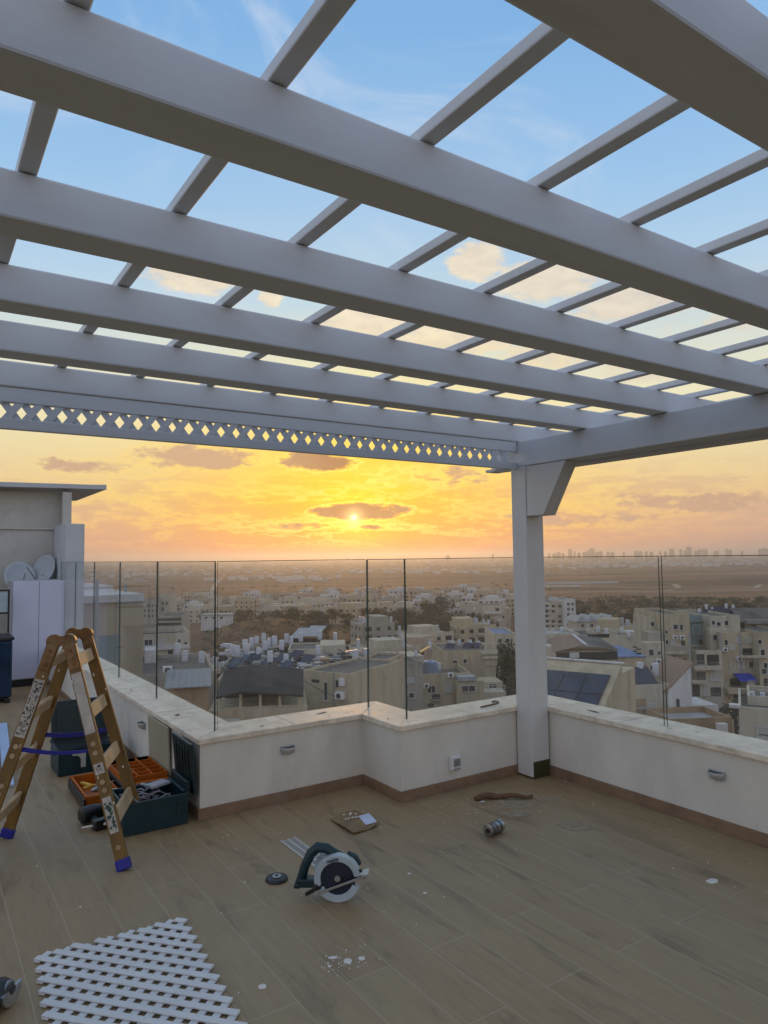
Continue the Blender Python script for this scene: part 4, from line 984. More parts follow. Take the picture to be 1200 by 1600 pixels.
def near_city():
    # neighbouring stair house right behind the left glass
    b = Bld('stair_house', 'beige rendered stair house with a sloped white coping beyond the left glass', 'building', 180, 17, .585)
    b.vol(60, 224, 940, 0, 3.5, WARM); b.box(60, 225, 934, 939, -.1, 3.7, WHT, 'coping'); b.vol(60, 176, 922, 4.2, 3, GREYS, yb=960, name='rear_wall'); b.box(60, 177, 919, 922, 4.1, 3.2, WHT, 'coping')
    b.box(150, 153, 905, 1010, -.3, .06, RAILM, 'mast'); b.box(195, 198, 912, 934, 1., .05, RAILM, 'mast');
    b.box(146, 186, 994, 1090, -.02, .015, TEALW, 'mural_patch')
    # blocks seen between the stair house and the dark glass edge
    b = Bld('apartment_block', 'grey five storey block with window rows behind the left glass, below the fields', 'building', 245, 255, .12)
    b.vol(222, 248, 936, 0, 14, GREYS, rim=.6); b.vol(249, 266, 930, 4, 14, PALE, rim=.6)
    for r in range(3):
        for c in range(4): b.win(225 + c * 6, 944 + r * 8, 228 + c * 6, 948 + r * 8, 0, sill=False)
        for c in range(2): b.win(253 + c * 6, 940 + r * 9, 256 + c * 6, 945 + r * 9, 4, sill=False)
    b = Bld('apartment_block', 'dark banded block of long balconies behind the left glass', 'building', 262, 165, .1)
    b.vol(244, 284, 962, 0, 12, GREYS, rim=.5)
    for r in range(4): b.box(246, 283, 966 + r * 7, 970 + r * 7, -.05, .045, DARKV, 'loggia'); b.box(245, 284, 971 + r * 7, 972.5 + r * 7, -.5, .49, GREYS, 'balcony_slab')
    b = Bld('apartment_block', 'low pale block with white roof tanks seen between the two left glass joints', 'building', 265, 92, .35)
    b.vol(218, 296, 990, 0, 9, PALE, rim=.7); b.win(226, 1000, 238, 1008); b.win(278, 999, 282, 1004); b.win(288, 1003, 292, 1010); b.box(222, 296, 1011, 1013, -.4, .39, WHT, 'ledge')
    b.win(246, 1000, 256, 1007); b.win(262, 1016, 270, 1024)
    b = Bld('flat_roof_house', 'cluttered grey flat roofed house with tall tanks, left of the dark glass edge', 'building', 275, 58, .3)
    b.vol(205, 335, 1052, 0, 12, GREYS, rim=.35); b.vol(226, 246, 1016, 9, 3, WHT, name='roof_hut'); b.ac(254, 1041, 3.2)
    b = Bld('metal_shack', 'low rooftop shack with a ribbed pale metal roof, left of the dark glass edge', 'shack', 300, 47, .25)
    a, zt = b.q(258, 1074); c, _ = b.q(330, 1074)
    MB().box((a + .15, .2, zt - 3.2), (c - .15, 2.6, zt - .12)).build('wall', TAN, b.root, world=False)
    m = MB(); k = a
    m.prism([(-.1, zt - .1), (3.4, zt + .55), (3.4, zt + .6), (-.1, zt - .05)], 'x', a, c)
    while k < c: m.obox((k, 1.65, zt + .27), ((1, 0, 0), (0, 3.5, .65), (0, -.65, 3.5)), (.03, 1.75, .05)); k += .42
    m.build('roof', CORR, b.root, world=False)
    MB().box((a - 2.5, -.8, 0), (c + 2, 4.2, zt - 3.2)).build('house_wall', GREYS, b.root, world=False)
    # crowded flat roof with tanks
    b = Bld('flat_roof_house', 'wide house under a crowded dark flat roof full of tanks and collectors', 'building', 440, 64, .08)
    b.vol(338, 560, 1060, 0, 24, WARM, rim=.3, roof=ROOFD); b.vol(345, 455, 1040, 5, 7, GREYS, yb=1062, rim=.25, name='raised_roof', roof=ROOFD)
    b.vol(450, 505, 1014, 15, 6, PALE, yb=1040, rim=.2, name='raised_roof'); b.vol(500, 540, 1008, 16, 5, PALE, yb=1040, name='roof_hut')
    b.box(470, 545, 1041, 1043, 5, .25, WHT, 'pipe'); b.box(420, 500, 1052, 1054, 2.0, .2, WHT, 'pipe'); b.box(500, 516, 1030, 1042, 7, 1.2, ROOFT, 'rust_tank_box')
    random.seed(77); m = MB()
    for k in range(230):
        px, D = random.uniform(345, 552), random.uniform(66, 86); p = hit(px, 1052 - (D - 66) * 2.2 + random.uniform(-2, 4), D); a_ = random.uniform(0, 3)
        if k % 3 == 0: q = p + Vector((math.cos(a_), math.sin(a_), random.uniform(-.1, .3))) * random.uniform(1, 4); m.bar(p, q, (0, 0, 1), .06, .06, random.choice((0, 1, 2)))
        else: m.obox(p, ((math.cos(a_), math.sin(a_), 0), (-math.sin(a_), math.cos(a_), 0), (0, 0, 1)), (random.uniform(.1, .8), random.uniform(.1, .6), random.uniform(.1, .55)), random.choice((0, 0, 0, 1, 1, 2)))
    tag(m.build('roof_clutter', [DARKV, RAILM, TANK], loc=(0, 0, 0)), 'jumble of pipes, crates and scrap on the crowded left roof', 'roof clutter', kind='stuff')
    b = Bld('roof_hut', 'small dark hut with a pale two slope roof behind the crowded left roof', 'hut', 480, 90, -.25)
    a, zt = b.q(456, 997); c, _ = b.q(494, 997)
    MB().box((a, 0, zt - 3.0), (c, 3, zt)).build('wall', DARKV, b.root, world=False); MB().box((a, .0, 0), (c, 4, zt - 3.01)).build('base', WARM, b.root, world=False)
    MB().prism([(-.3, zt), (3.2, zt + .9), (3.2, zt + 1.0), (-.3, zt + .1)], 'x', a - .2, (a + c) / 2 - .05).prism([(-.3, zt + .25), (3.2, zt + 1.2), (3.2, zt + 1.3), (-.3, zt + .35)], 'x', (a + c) / 2 - .2, c + .3).build('roof', ROOFL, b.root, world=False)
    for px, py, D in ((363, 1028, 74), (371, 1031, 73), (383, 1022, 77), (393, 1016, 79), (404, 1032, 72), (414, 1022, 78), (421, 1017, 80), (429, 1016, 80), (448, 1010, 84), (455, 1012, 84), (422, 1042, 69), (447, 1044, 68), (497, 1029, 74), (401, 1012, 83), (412, 1008, 85), (385, 1030, 74), (470, 1008, 86), (500, 1005, 88), (524, 1005, 88), (440, 1022, 79)):
        heater(px, py, D, rz=random.uniform(-.3, .3), sc_=random.uniform(.72, 1.0))
    for px, py, lb_ in ((277, 1030, 'white tank box highest of three on the roof left of the dark glass edge'), (289, 1041, 'large white tank box, middle of three left of the dark glass edge'), (315, 1043, 'narrow white tank nearest the dark glass edge')):
        heater(px, py, 60, lb_, 'white tanks left of the dark glass edge', 0, .8)
    for px, py, D in ((372, 1040, 70), (392, 1038, 71), (412, 1044, 69), (436, 1036, 72), (458, 1032, 74), (474, 1040, 70), (440, 1050, 66), (360, 1045, 68)):
        solar(px, py, D, random.uniform(-.9, -.3), sc_=.7)
    # dark shelter with open sides
    b = Bld('roof_shelter', 'open sided roof shelter with a dark sagging roof and pale posts', 'shelter', 410, 54, .15)
    a, zt = b.q(338, 1086); c, _ = b.q(474, 1086)
    mid_ = a + (c - a) * .28
    MB().add([(a, -.3, zt - .1), (mid_, -.3, zt + .25), (c, -.3, zt - .2), (c + .2, 5, zt + .95), (mid_ + .6, 5, zt + 1.45), (a + .2, 5, zt + 1.0)] + [(a, -.3, zt - .25), (mid_, -.3, zt + .1), (c, -.3, zt - .35), (c + .2, 5, zt + .8), (mid_ + .6, 5, zt + 1.3), (a + .2, 5, zt + .85)],
             [(0, 1, 4, 5), (1, 2, 3, 4), (11, 10, 7, 6), (10, 9, 8, 7), (0, 6, 7, 1), (1, 7, 8, 2), (2, 8, 9, 3), (3, 9, 10, 4), (4, 10, 11, 5), (5, 11, 6, 0)]).build('roof', ROOFD, b.root, world=False)
    zb = b.q(410, 1105)[1]
    for k in range(5): x = a + .3 + (c - a - .6) * k / 4; MB().box((x - .1, .0, zb), (x + .1, .2, zt - .15 + (.15 if k in (1, 2) else 0))).build('post', WARM, b.root, world=False)
    MB().box((a + .3, 4.2, zb), (c - .2, 4.4, zt + .7)).build('back_wall', DARKV, b.root, world=False); MB().box((a + .2, -.02, zb - .02), (c - .1, .25, zb + .06)).build('sill_beam', WARM, b.root, world=False)
    MB().box((a - .5, -.4, 0), (c + .3, 6.5, zb - .03)).build('wall', WARM, b.root, world=False)
    # cream facade, receding to the right
    b = Bld('cream_house', 'cream house front with a tall slit window and thin pipe, behind the sunset pane', 'building', 507, 62, -.55)
    b.vol(472, 545, 1050, 0, 9, WARM, rim=.25); b.win(487, 1061, 499, 1067, frame=False); b.win(507, 1066, 512, 1094); b.win(525, 1062, 529, 1074, sill=False); b.box(530, 536, 1060, 1072, -.3, .29, WHITEP, 'vent_box'); b.ac(527, 1080)
    b.box(520.5, 521.5, 1046, 1112, -.1, .09, RAILM, 'pipe'); b.win(505, 1106, 512, 1110, frame=False)
    b = Bld('cream_house', 'pinkish blank house front directly behind the jog of the parapet', 'building', 566, 68, -.35)
    b.vol(543, 589, 1037, 0, 8, PINK, rim=.25); b.box(545, 560, 1060, 1061.5, -.06, .05, TAN, 'ledge'); b.box(545, 548, 1072, 1110, -.08, .07, TAN, 'pipe')
    b = Bld('cream_house', 'grey green house side with round vents on its parapet, behind the jog pane', 'building', 622, 92, .3)
    b.vol(586, 660, 1036, 0, 11, GREYS, rim=.3); b.vol(598, 662, 1026, 6, 5, PALE, yb=1040, name='upper_parapet')
    for x in (617, 643): 
        a, z = b.q(x, 1030, 5.97); MB().cyl((a, 5.90, z), (a, 5.97, z), .3, n=12).build('vent', DARKV, b.root, world=False)
    b.box(646, 656, 1032, 1037, 5.9, .08, DARKV, 'vent_slot')
    b.win(588, 1058, 594, 1064); b.win(588, 1066, 594, 1071); b.win(590, 1081, 594, 1087); b.win(637, 1060, 647, 1066); b.win(639, 1083, 647, 1090); b.hole(592, 1096, 610, 1102)
    # stepped house in the middle
    b = Bld('stepped_house', 'stepped cream house with roof terrace and blue grey tank, between jog pane and post', 'building', 695, 100, .1)
    b.vol(653, 735, 1052, 0, 9, WARM, rim=.9); b.win(668, 1072, 680, 1082); b.win(696, 1071, 706, 1081); b.hole(675, 1085, 688, 1092); b.win(668, 1099, 678, 1105); b.ac(699, 1051); b.ac(661, 1068)
    b.vol(692, 774, 1016, 9.2, 10, WARM, rim=.3); b.win(707, 1032, 714, 1039, 9.2); b.win(724, 1030, 729, 1036, 9.2)
    b.vol(757, 776, 1004, 9.0, .19, PALE, yb=1040, name='chimney_wall'); b.box(752, 778, 1018, 1022, 8.6, .4, PALE, 'ledge'); b.box(755, 778, 1026, 1029, 8.5, .5, PALE, 'ledge')
    b.vol(713, 756, 1064, -1.6, 1.59, WARM); b.win(722, 1072, 742, 1080, -1.6); b.box(716, 744, 1058, 1063.6, -1.9, 2.2, ROOFL, 'canopy')
    b.vol(735, 791, 1082, -1.2, 7, PALE, rim=.0, name='balcony'); b.vol(756, 786, 1066, 2, 4.6, WARM, yb=1084); b.win(764, 1069, 776, 1080, 2)
    m = MB(); a, z = b.q(740, 1079, -1.15); c, _ = b.q(791, 1079, -1.15)
    z0 = b.q(760, 1082, -1.2)[1]
    m.box((a, -1.15, z0 + .85), (c, -1.1, z0 + .92)).box((a, -1.15, z0 + .45), (c, -1.1, z0 + .5)); k = a
    while k < c: m.box((k, -1.15, z0), (k + .05, -1.1, z0 + .85)); k += 1.1
    m.build('railing', FRM, b.root, world=False)
    t = thing('water_tank', 'fat blue grey roof tank on the terrace of the stepped cream house', 'water tank', hit(672, 1052, 104), 0)
    m = MB(); m.tube([(0, 0, 0), (0, 0, 1.7), (0, 0, 1.8)], [1.1, 1.1, .9], 20); m.build('shell', pm('tank_bluegrey', (.22, .28, .40), .5, .08, 1.), t, world=False, smooth=True)
    MB().cyl((0, 0, 1.8), (0, 0, 1.9), .35, n=14).build('hatch', RAILM, t, world=False)
    G2 = 'white tanks and collectors on the stepped cream house roof'
    heater(686, 1052, 102, 'squat white tank beside the blue grey tank on the terrace', G2, 0, .9)
    for px, py, lb_ in ((672, 1018, 'tall white tank left on the stepped house roof'), (708, 1016, 'second white tank on the stepped house roof, by a collector'), (718, 1014, 'third white tank on the stepped house roof'), (735, 1014, 'white tank before the brick stair of the stepped house'), (748, 1016, 'rightmost white tank on the stepped house roof')): heater(px, py, 116, lb_, G2, 0, .9)
    for px, py, lb_ in ((700, 1017, 'pale lit collector left on the stepped house roof'), (728, 1016, 'pale lit collector, middle of the stepped house roof'), (740, 1016, 'pale lit collector, right on the stepped house roof')): solar(px, py, 114, -.6, lb_, G2, .8)
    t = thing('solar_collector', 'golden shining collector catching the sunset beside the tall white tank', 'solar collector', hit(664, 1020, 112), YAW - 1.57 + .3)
    MB().obox((0, 0, .55), ((1, 0, .5), (0, 1, 0), (-.5, 0, 1)), (.9, .5, .05)).build('glass', pm('golden_glass', (.75, .40, .10), .25, .1, metal=.5), t, world=False); MB().box((-.4, -.1, 0), (-.3, .1, .4)).box((.4, -.1, 0), (.5, .1, .8)).build('stand', RAILM, t, world=False)  # gold base colour paints the sun's reflection on the glass
    # right of the post
    b = Bld('solar_house', 'cream house with large dark solar panels on a slope facing the terrace', 'building', 940, 44, -.60)
    run = 4.6; c, zr = b.q(972, 1038, run); a = c - 5.6; ze = b.q(930, 1112, 0)[1]
    MB().prism([(0, 0), (run, 0), (run, zr), (0, ze)], 'x', a, c).build('wall', WARM, b.root, world=False)
    MB().box((a, run + .01, 0), (c, run + 3, zr - .6)).build('rear_wall', WARM, b.root, world=False); MB().box((a, run - .12, zr + .02), (c + .1, run + .2, zr + .12)).build('coping', WHT, b.root, world=False)
    u_ = Vector((0, run, zr - ze)); L = u_.length; un = u_.normalized(); nn = Vector((0, -un.z, un.y)); w_ = 1.5
    for i in range(3):
        for j, (s0, s1) in enumerate(((.30, .72), (.0, .29))):
            ctr = Vector((c - .35 - w_ * (i + .5), 0, ze)) + un * (L * (s0 + s1) / 2) + nn * .10
            pn = MB().obox(ctr, ((1, 0, 0), un, nn), (w_ / 2 - .03, L * (s1 - s0) / 2, .03)).build('solar_panel', PVF, b.root, world=False)
            MB().obox(ctr + nn * .034, ((1, 0, 0), un, nn), (w_ / 2 - .08, L * (s1 - s0) / 2 - .05, .003)).build('solar_glass', PV, pn, world=False)
    b = Bld('hip_roof_house', 'low house under a brown and grey hip roof with a white ridge strip', 'building', 915, 82, .05)
    a, zt = b.q(866, 1019); c, _ = b.q(970, 1019); md = a + (c - a) * .48; h = b.q(915, 999, 3)[1]
    MB().box((a + .4, .4, 0), (c - .4, 8, zt - .02)).build('wall', PALE, b.root, world=False)
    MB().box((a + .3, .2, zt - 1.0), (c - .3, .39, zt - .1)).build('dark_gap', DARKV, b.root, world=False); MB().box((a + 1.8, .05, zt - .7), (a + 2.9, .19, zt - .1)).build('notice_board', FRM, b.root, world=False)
    MB().add([(a, 0, zt), (md, 0, zt + .75), (md + .1, 5, h + .35), (a + .8, 5, h)], [(0, 1, 2, 3)]).add([(a, 0, zt - .08), (md, 0, zt + .67), (md + .1, 5, h + .27), (a + .8, 5, h - .08)], [(3, 2, 1, 0)]).build('brown_slope', ROOFT, b.root, world=False)
    MB().add([(md, 0, zt + .75), (c, 0, zt - .05), (c - .6, 5, h - .05), (md + .1, 5, h + .35)], [(0, 1, 2, 3)]).build('grey_slope', ROOFG, b.root, world=False)
    MB().obox(((md * 2 + .1) / 2, 2.5, (zt + .75 + h + .35) / 2 + .04), ((1, 0, 0), (.1, 5, h - zt - .4), (0, -(h - zt - .4), 5)), (.2, 2.5, .03)).build('ridge_strip', WHT, b.root, world=False)
    b = Bld('flat_roof_house', 'long low house with white edged flat roofs behind the hip roof', 'building', 920, 104, .0)
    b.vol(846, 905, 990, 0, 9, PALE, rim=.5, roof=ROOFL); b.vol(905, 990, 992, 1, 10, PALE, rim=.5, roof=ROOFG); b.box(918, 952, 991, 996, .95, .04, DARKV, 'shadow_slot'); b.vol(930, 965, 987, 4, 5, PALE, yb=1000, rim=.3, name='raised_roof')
    for x in (850, 860, 872, 885): b.box(x, x + 8, 996 + (x % 3) * 3, 1003 + (x % 3) * 3, -.4, .39, ROOFL, 'sheet')
    b = Bld('blue_roof_house', 'cream block beside a bright blue sheeted roof with solar tubes', 'building', 990, 90, .05)
    b.vol(968, 1010, 1026, 0, 9, WARM, rim=.0); a, z = b.q(966, 1027, 0); c, _ = b.q(1010, 1027, 0); _, z2 = b.q(990, 1008, 9)
    MB().add([(a, -.2, z + .1), (c, -.2, z + .1), (c, 9, z2), (a, 9, z2), (a, -.2, z), (c, -.2, z), (c, 9, z2 - .1), (a, 9, z2 - .1)], [(0, 1, 2, 3), (7, 6, 5, 4), (0, 4, 5, 1), (1, 5, 6, 2), (2, 6, 7, 3), (3, 7, 4, 0)]).build('roof', BLUER, b.root, world=False)
    for k in range(4): b.box(990 + (k % 2) * 5, 996 + (k % 2) * 6, 1010 + k * 3.3, 1012 + k * 3.3, 1.5 + 0.01 * k, .3, PVF, 'solar_tube')
    b.win(978, 1040, 982, 1043, frame=False); b.win(978, 1050, 982, 1053, frame=False); b.hole(996, 1040, 1008, 1052)
    # white house with big slanted gable
    b = Bld('white_house', 'bluish white house with a tall slanted gable wall and roof deck', 'building', 1050, 68, .1)
    b.vol(976, 1046, 1070, 0, 5, PALE, rim=.9); b.win(978, 1090, 984, 1098); b.hole(990, 1092, 1010, 1104, mat=TAN); b.win(1014, 1100, 1024, 1106)
    p = [b.q(x, y, -.3) for x, y in ((1044, 1078), (1079, 1041), (1083, 1125), (1046, 1132))]
    p[2] = (p[2][0], 0); p[3] = (p[3][0], 0)
    MB().prism(p[::-1], 'y', -.3, 4.6).build('gable_wall', WHT, b.root, world=False); b.win(1056, 1092, 1062, 1112, -.3, sill=False)
    MB().obox(((p[0][0] + p[1][0]) / 2, 2.15, (p[0][1] + p[1][1]) / 2 + .06), ((p[1][0] - p[0][0], 0, p[1][1] - p[0][1]), (0, 1, 0), (-(p[1][1] - p[0][1]), 0, p[1][0] - p[0][0])), (2.0, 2.5, .06)).build('sloped_roof', ROOFT, b.root, world=False)
    b.vol(1083, 1122, 1102, 1.5, 4, WHT, rim=.0, name='rear_wall')
    b.vol(1046, 1144, 1122, -5., 4.6, TAN, rim=.55, roof=ROOFL); b.box(1122, 1138, 1131, 1145, -5.5, .48, WHITEP, 'air_conditioner', .05)
    heater(1001, 1062, 70, 'left of two white tanks on the deck of the white gabled house', 'tanks on the white gabled house', 0, 1.); heater(1025, 1063, 70, 'right one of two white tanks on the deck of the white gabled house', 'tanks on the white gabled house', 0, 1.)
    solar(1012, 1075, 68, .2, 'blue collector on the deck of the white gabled house', 'collectors on the white gabled house', 1.25)
    # big apartment building at the right
    b = Bld('apartment_tower', 'large stepped stone apartment block with loggias and a blue awning, right edge', 'building', 1100, 120, .0)
    b.vol(1036, 1077, 959, 0, 14, WARM, rim=.4); b.vol(1018, 1036, 965, 3, 9, PALE, rim=.3); b.vol(1008, 1040, 1004, -2.5, 2.45, PALE); b.vol(1013, 1036, 988, -.6, 3.5, GREYS)
    b.win(1052, 976, 1059, 983); b.win(1049, 1000, 1055, 1007); b.hole(1064, 1001, 1071, 1014); b.box(1038, 1074, 1017, 1022, -1.5, 1.49, PALE, 'balcony_slab'); b.box(1038, 1073, 1009, 1016, -1.45, .08, GREYS, 'balcony_front')
    b.win(1050, 1024, 1056, 1030); b.ac(1046, 1031); b.hole(1065, 1029, 1073, 1040); b.win(1014, 1015, 1021, 1024, -2.5); b.win(1028, 1018, 1032, 1023, -2.5); b.ac(1050, 993); b.ac(1061, 993)
    b.vol(1077, 1109, 961, 5, 10, TEALW, rim=.3); b.win(1083, 977, 1104, 990, 5, mat=TEALW); b.box(1078, 1108, 969, 972, 4.6, .39, TEALW, 'ledge'); b.hole(1092, 1000, 1101, 1010, 5)
    b.vol(1109, 1156, 962, 2, 14, PALE, rim=.4); b.win(1112, 970, 1117, 976, 2); b.vol(1109, 1140, 983, .5, 1.49, PALE)
    b.vol(1088, 1128, 1016, -2, 7, PALE, rim=.3); b.hole(1104, 1023, 1124, 1042, -2); b.hole(1088, 1022, 1101, 1038, -2); b.box(1086, 1128, 1042, 1047, -3.2, 1.19, PALE, 'balcony_slab'); b.win(1110, 1050, 1125, 1063, -2, mat=SHUT); b.hole(1088, 1050, 1103, 1063, -2)
    b.box(1082, 1106, 1064, 1068, -3.2, 1.19, PALE, 'balcony_slab'); b.hole(1083, 1071, 1094, 1088, -2); b.win(1099, 1070, 1104, 1086, -2); b.hole(1110, 1074, 1127, 1088, -2); b.vol(1080, 1130, 1089, -2.6, 7, GREYS)
    b.vol(1126, 1188, 988, -1, 12, WARM, rim=.4); b.vol(1184, 1240, 987, -3, 12, WARM, rim=.4); b.hole(1160, 1013, 1178, 1025, -1); b.win(1188, 1015, 1195, 1024, -3); b.win(1153, 1034, 1162, 1043, -1); b.win(1140, 1008, 1147, 1014, -1, mat=SHUT); b.win(1193, 1036, 1199, 1044, -3)
    b.box(1158, 1200, 1025, 1028, -3.6, .55, PALE, 'balcony_slab'); b.win(1140, 1032, 1143, 1043, -1, mat=SHUT); b.hole(1193, 1060, 1200, 1072, -3)
    b.box(1138, 1180, 1077, 1084, -3.4, 2.39, WARM, 'balcony_slab'); b.hole(1140, 1060, 1168, 1077, -1.); b.box(1168, 1181, 1063, 1077, -3.3, 2.2, GREYS, 'balcony_side'); b.hole(1146, 1085, 1158, 1100, -1); b.win(1133, 1068, 1136, 1076, -1)
    a, z = b.q(1145, 1052, -1); c, z2 = b.q(1184, 1064, -3.4)
    MB().add([(a, -1.02, z), (c, -1.02, z), (c, -3.4, z2), (a, -3.4, z2), (a, -1.02, z - .05), (c, -1.02, z - .05), (c, -3.4, z2 - .05), (a, -3.4, z2 - .05)], [(0, 1, 2, 3), (7, 6, 5, 4), (0, 4, 5, 1), (1, 5, 6, 2), (2, 6, 7, 3), (3, 7, 4, 0)]).build('awning', AWN, b.root, world=False)
    for (x0, y0, x1, y1, off) in ((1039, 985, 1043, 990, 0), (1062, 976, 1067, 984, 0), (1040, 1000, 1044, 1006, 0), (1040, 1030, 1044, 1037, 0), (1017, 972, 1022, 978, 3), (1028, 972, 1033, 978, 3), (1016, 1040, 1022, 1047, -2.5), (1029, 1038, 1034, 1046, -2.5), (1120, 972, 1126, 978, 2), (1132, 970, 1138, 977, 2), (1114, 992, 1120, 1000, .5), (1128, 992, 1134, 1000, .5), (1132, 1000, 1137, 1008, -1), (1150, 996, 1156, 1003, -1), (1166, 996, 1174, 1004, -1), (1170, 1034, 1178, 1043, -1), (1184, 1000, 1190, 1006, -3), (1190, 1045, 1198, 1053, -3), (1148, 1104, 1156, 1112, -1), (1166, 1090, 1174, 1098, -1)): b.win(x0, y0, x1, y1, off)
    for (x, y, off) in ((1056, 1008, 0), (1024, 1030, -2.5), (1128, 1012, -1), (1150, 1026, -1), (1180, 1030, -1)): b.ac(x, y, off)
    for x in (1078.5, 1127, 1158): b.box(x, x + .8, 990, 1100, -2.1 if x < 1100 else -1.1, .08, RAILM, 'drain_pipe')
    m = MB(); a, z = b.q(1040, 952, .2); c, _ = b.q(1086, 952, .2); z1 = b.q(1060, 959, .2)[1]
    m.box((a, .2, z), (c, .26, z + .06)); k = a
    while k < c: m.box((k, .2, z1), (k + .05, .25, z)); k += 1.
    m.build('roof_railing', RAILM, b.root, world=False)
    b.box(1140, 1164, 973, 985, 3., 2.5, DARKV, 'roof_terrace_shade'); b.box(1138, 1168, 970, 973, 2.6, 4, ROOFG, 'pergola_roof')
    b.vol(1160, 1240, 968, 9, 10, GREYS, yb=1000, rim=.0, name='roof_storey'); a, z = b.q(1164, 972, 8); c, _ = b.q(1240, 972, 8)
    MB().prism([(8, z - .4), (14, z + 2.), (14, z + 2.1), (8, z - .3)], 'x', a, c).build('roof_slope', ROOFG, b.root, world=False)
    G3 = 'white tanks on the big right apartment roof'
    for i, (px, py) in enumerate(((1093, 962), (1104, 955), (1113, 960), (1124, 962), (1135, 954), (1146, 956), (1196, 962), (1178, 963))):
        heater(px, py, 134, 'small white roof tank on the big stone apartment block at the right', G3, 0, .8)
    for px, py in ((1108, 962), (1119, 961), (1130, 961), (1140, 961)): solar(px, py, 133, -.4, 'violet dark collector between the white tanks on the big apartment roof', 'collectors on the big right apartment roof', 1.1)
    G4 = 'white tanks on the low roofs right of the post'
    for i, (px, py, D) in enumerate(((852, 996, 108), (862, 1000, 106), (878, 993, 110), (893, 997, 108), (935, 992, 108), (948, 996, 107), (972, 994, 108), (983, 1001, 105))): heater(px, py, D, 'small white tank on the white edged flat roofs behind the hip roof', G4, 0, .8)
    G5 = 'white tanks on the lower right corner house'
    for px, py, lb_ in ((1176, 1100, 'left white tank on the flat roof of the lower right corner house'), (1192, 1102, 'right white tank on the flat roof of the lower right corner house')): heater(px, py, 57, lb_, G5, 0, .6)
    G6 = 'white tanks on the cream house roofs below the sun'
    for px, py, D in ((556, 1034, 74), (572, 1032, 75), (606, 1033, 97), (615, 1034, 97), (650, 1031, 99), (598, 1034, 98)): heater(px, py, D, 'white tank on the cream roofs straight below the sun', G6, 0, .75)
    # lower right corner house
    b = Bld('flat_roof_house', 'plain house with thin white roof edges at the lower right corner', 'building', 1180, 52, -.46)
    b.vol(1154, 1260, 1108, 0, 8, PALE, rim=.5); b.vol(1168, 1260, 1090, 3.5, 5, PALE, rim=.45, yb=1115, name='raised_roof'); b.box(1139, 1156, 1101, 1107, -.3, .7, WHT, 'ledge'); b.box(1146, 1153, 1108, 1150, .3, .3, DARKV, 'gap_wall')  # the dark box in the gap paints its shade
    b.win(1184, 1136, 1200, 1153, mat=SHUT); b.win(1186, 1147, 1200, 1149.5, -.03, frame=False)
    # middle distance singles
    b = Bld('apartment_block', 'white balconied block standing alone just right of the post', 'building', 875, 300, .15)
    b.vol(848, 880, 940, 0, 18, PALE, rim=.5); b.vol(880, 899, 936, -2, 16, WHT, rim=.5)
    for r in range(5):
        for c in range(3): b.win(852 + c * 10, 945 + r * 8, 857 + c * 10, 949 + r * 8, 0, sill=False)
        b.box(848, 862, 950 + r * 8, 951.5 + r * 8, -1.4, 1.39, WHT, 'balcony_slab'); b.win(886, 942 + r * 8, 890, 946 + r * 8, -2, sill=False); b.win(893, 942 + r * 8, 896, 946 + r * 8, -2, sill=False)
    b = Bld('apartment_block', 'cream block with a central balcony stack behind the park, left of the post', 'building', 776, 310, .05)
    b.vol(752, 790, 946, 0, 16, PALE, rim=.5); b.vol(790, 798, 950, 3, 12, PALE)
    for r in range(3):
        b.win(762, 950 + r * 12, 766, 955 + r * 12, 0, sill=False); b.win(774, 950 + r * 12, 780, 955 + r * 12, 0, sill=False); b.win(785, 950 + r * 12, 788, 954 + r * 12, 0, sill=False); b.box(758, 783, 957 + r * 12, 959 + r * 12, -1.6, 1.59, WHT, 'balcony_slab')
    b = Bld('apartment_block', 'white block with a blue grey corner tower behind the park trees', 'building', 725, 340, .1)
    b.vol(700, 728, 950, 2, 14, WHT, rim=.5); b.vol(726, 740, 944, 0, 14, PALE, rim=.5); b.vol(740, 752, 952, 3, 12, WHT)
    for r in range(3):
        for x in (704, 711, 718): b.win(x, 954 + r * 9, x + 4, 959 + r * 9, 2, sill=False)
        b.win(729, 950 + r * 9, 735, 956 + r * 9, 0, sill=False); b.win(743, 956 + r * 9, 748, 961 + r * 9, 3, sill=False)
    b = Bld('blue_roof_house', 'house with a pale blue flat roof crowded with small tanks, just left of the post', 'building', 790, 150, .0)
    b.vol(772, 806, 990, 0, 14, PALE, rim=.4, roof=BLUER); b.win(778, 998, 784, 1004); b.win(790, 998, 796, 1004)
    b = Bld('white_shed', 'long low white shed at the edge of the brown hill, beside the dark glass edge', 'shed', 337, 264, .0)
    b.vol(314, 360, 962, 0, 5, WHT, name='wall'); b.box(313, 361, 960, 962, -.3, 5.6, ROOFL, 'roof')
    for x in (320, 332, 344): b.win(x, 964, x + 4, 967, 0, frame=False)
    b = Bld('villa', 'row house with white pitched roofs among dark trees right of the post', 'house', 935, 215, .1)
    b.vol(902, 962, 972, 0, 8, PALE); a, z = b.q(900, 972); c, _ = b.q(964, 972); n = 4
    m = MB()
    for k in range(n):
        x0 = a + (c - a) * k / n; x1 = a + (c - a) * (k + 1) / n - .2; m.prism([(x0, z), ((x0 + x1) / 2, z + 1.9), (x1, z)], 'y', -.4, 8.4)
    m.build('roof', ROOFL, b.root, world=False)
    for x in (908, 922, 938, 952): b.win(x, 975, x + 5, 980)
near_city()

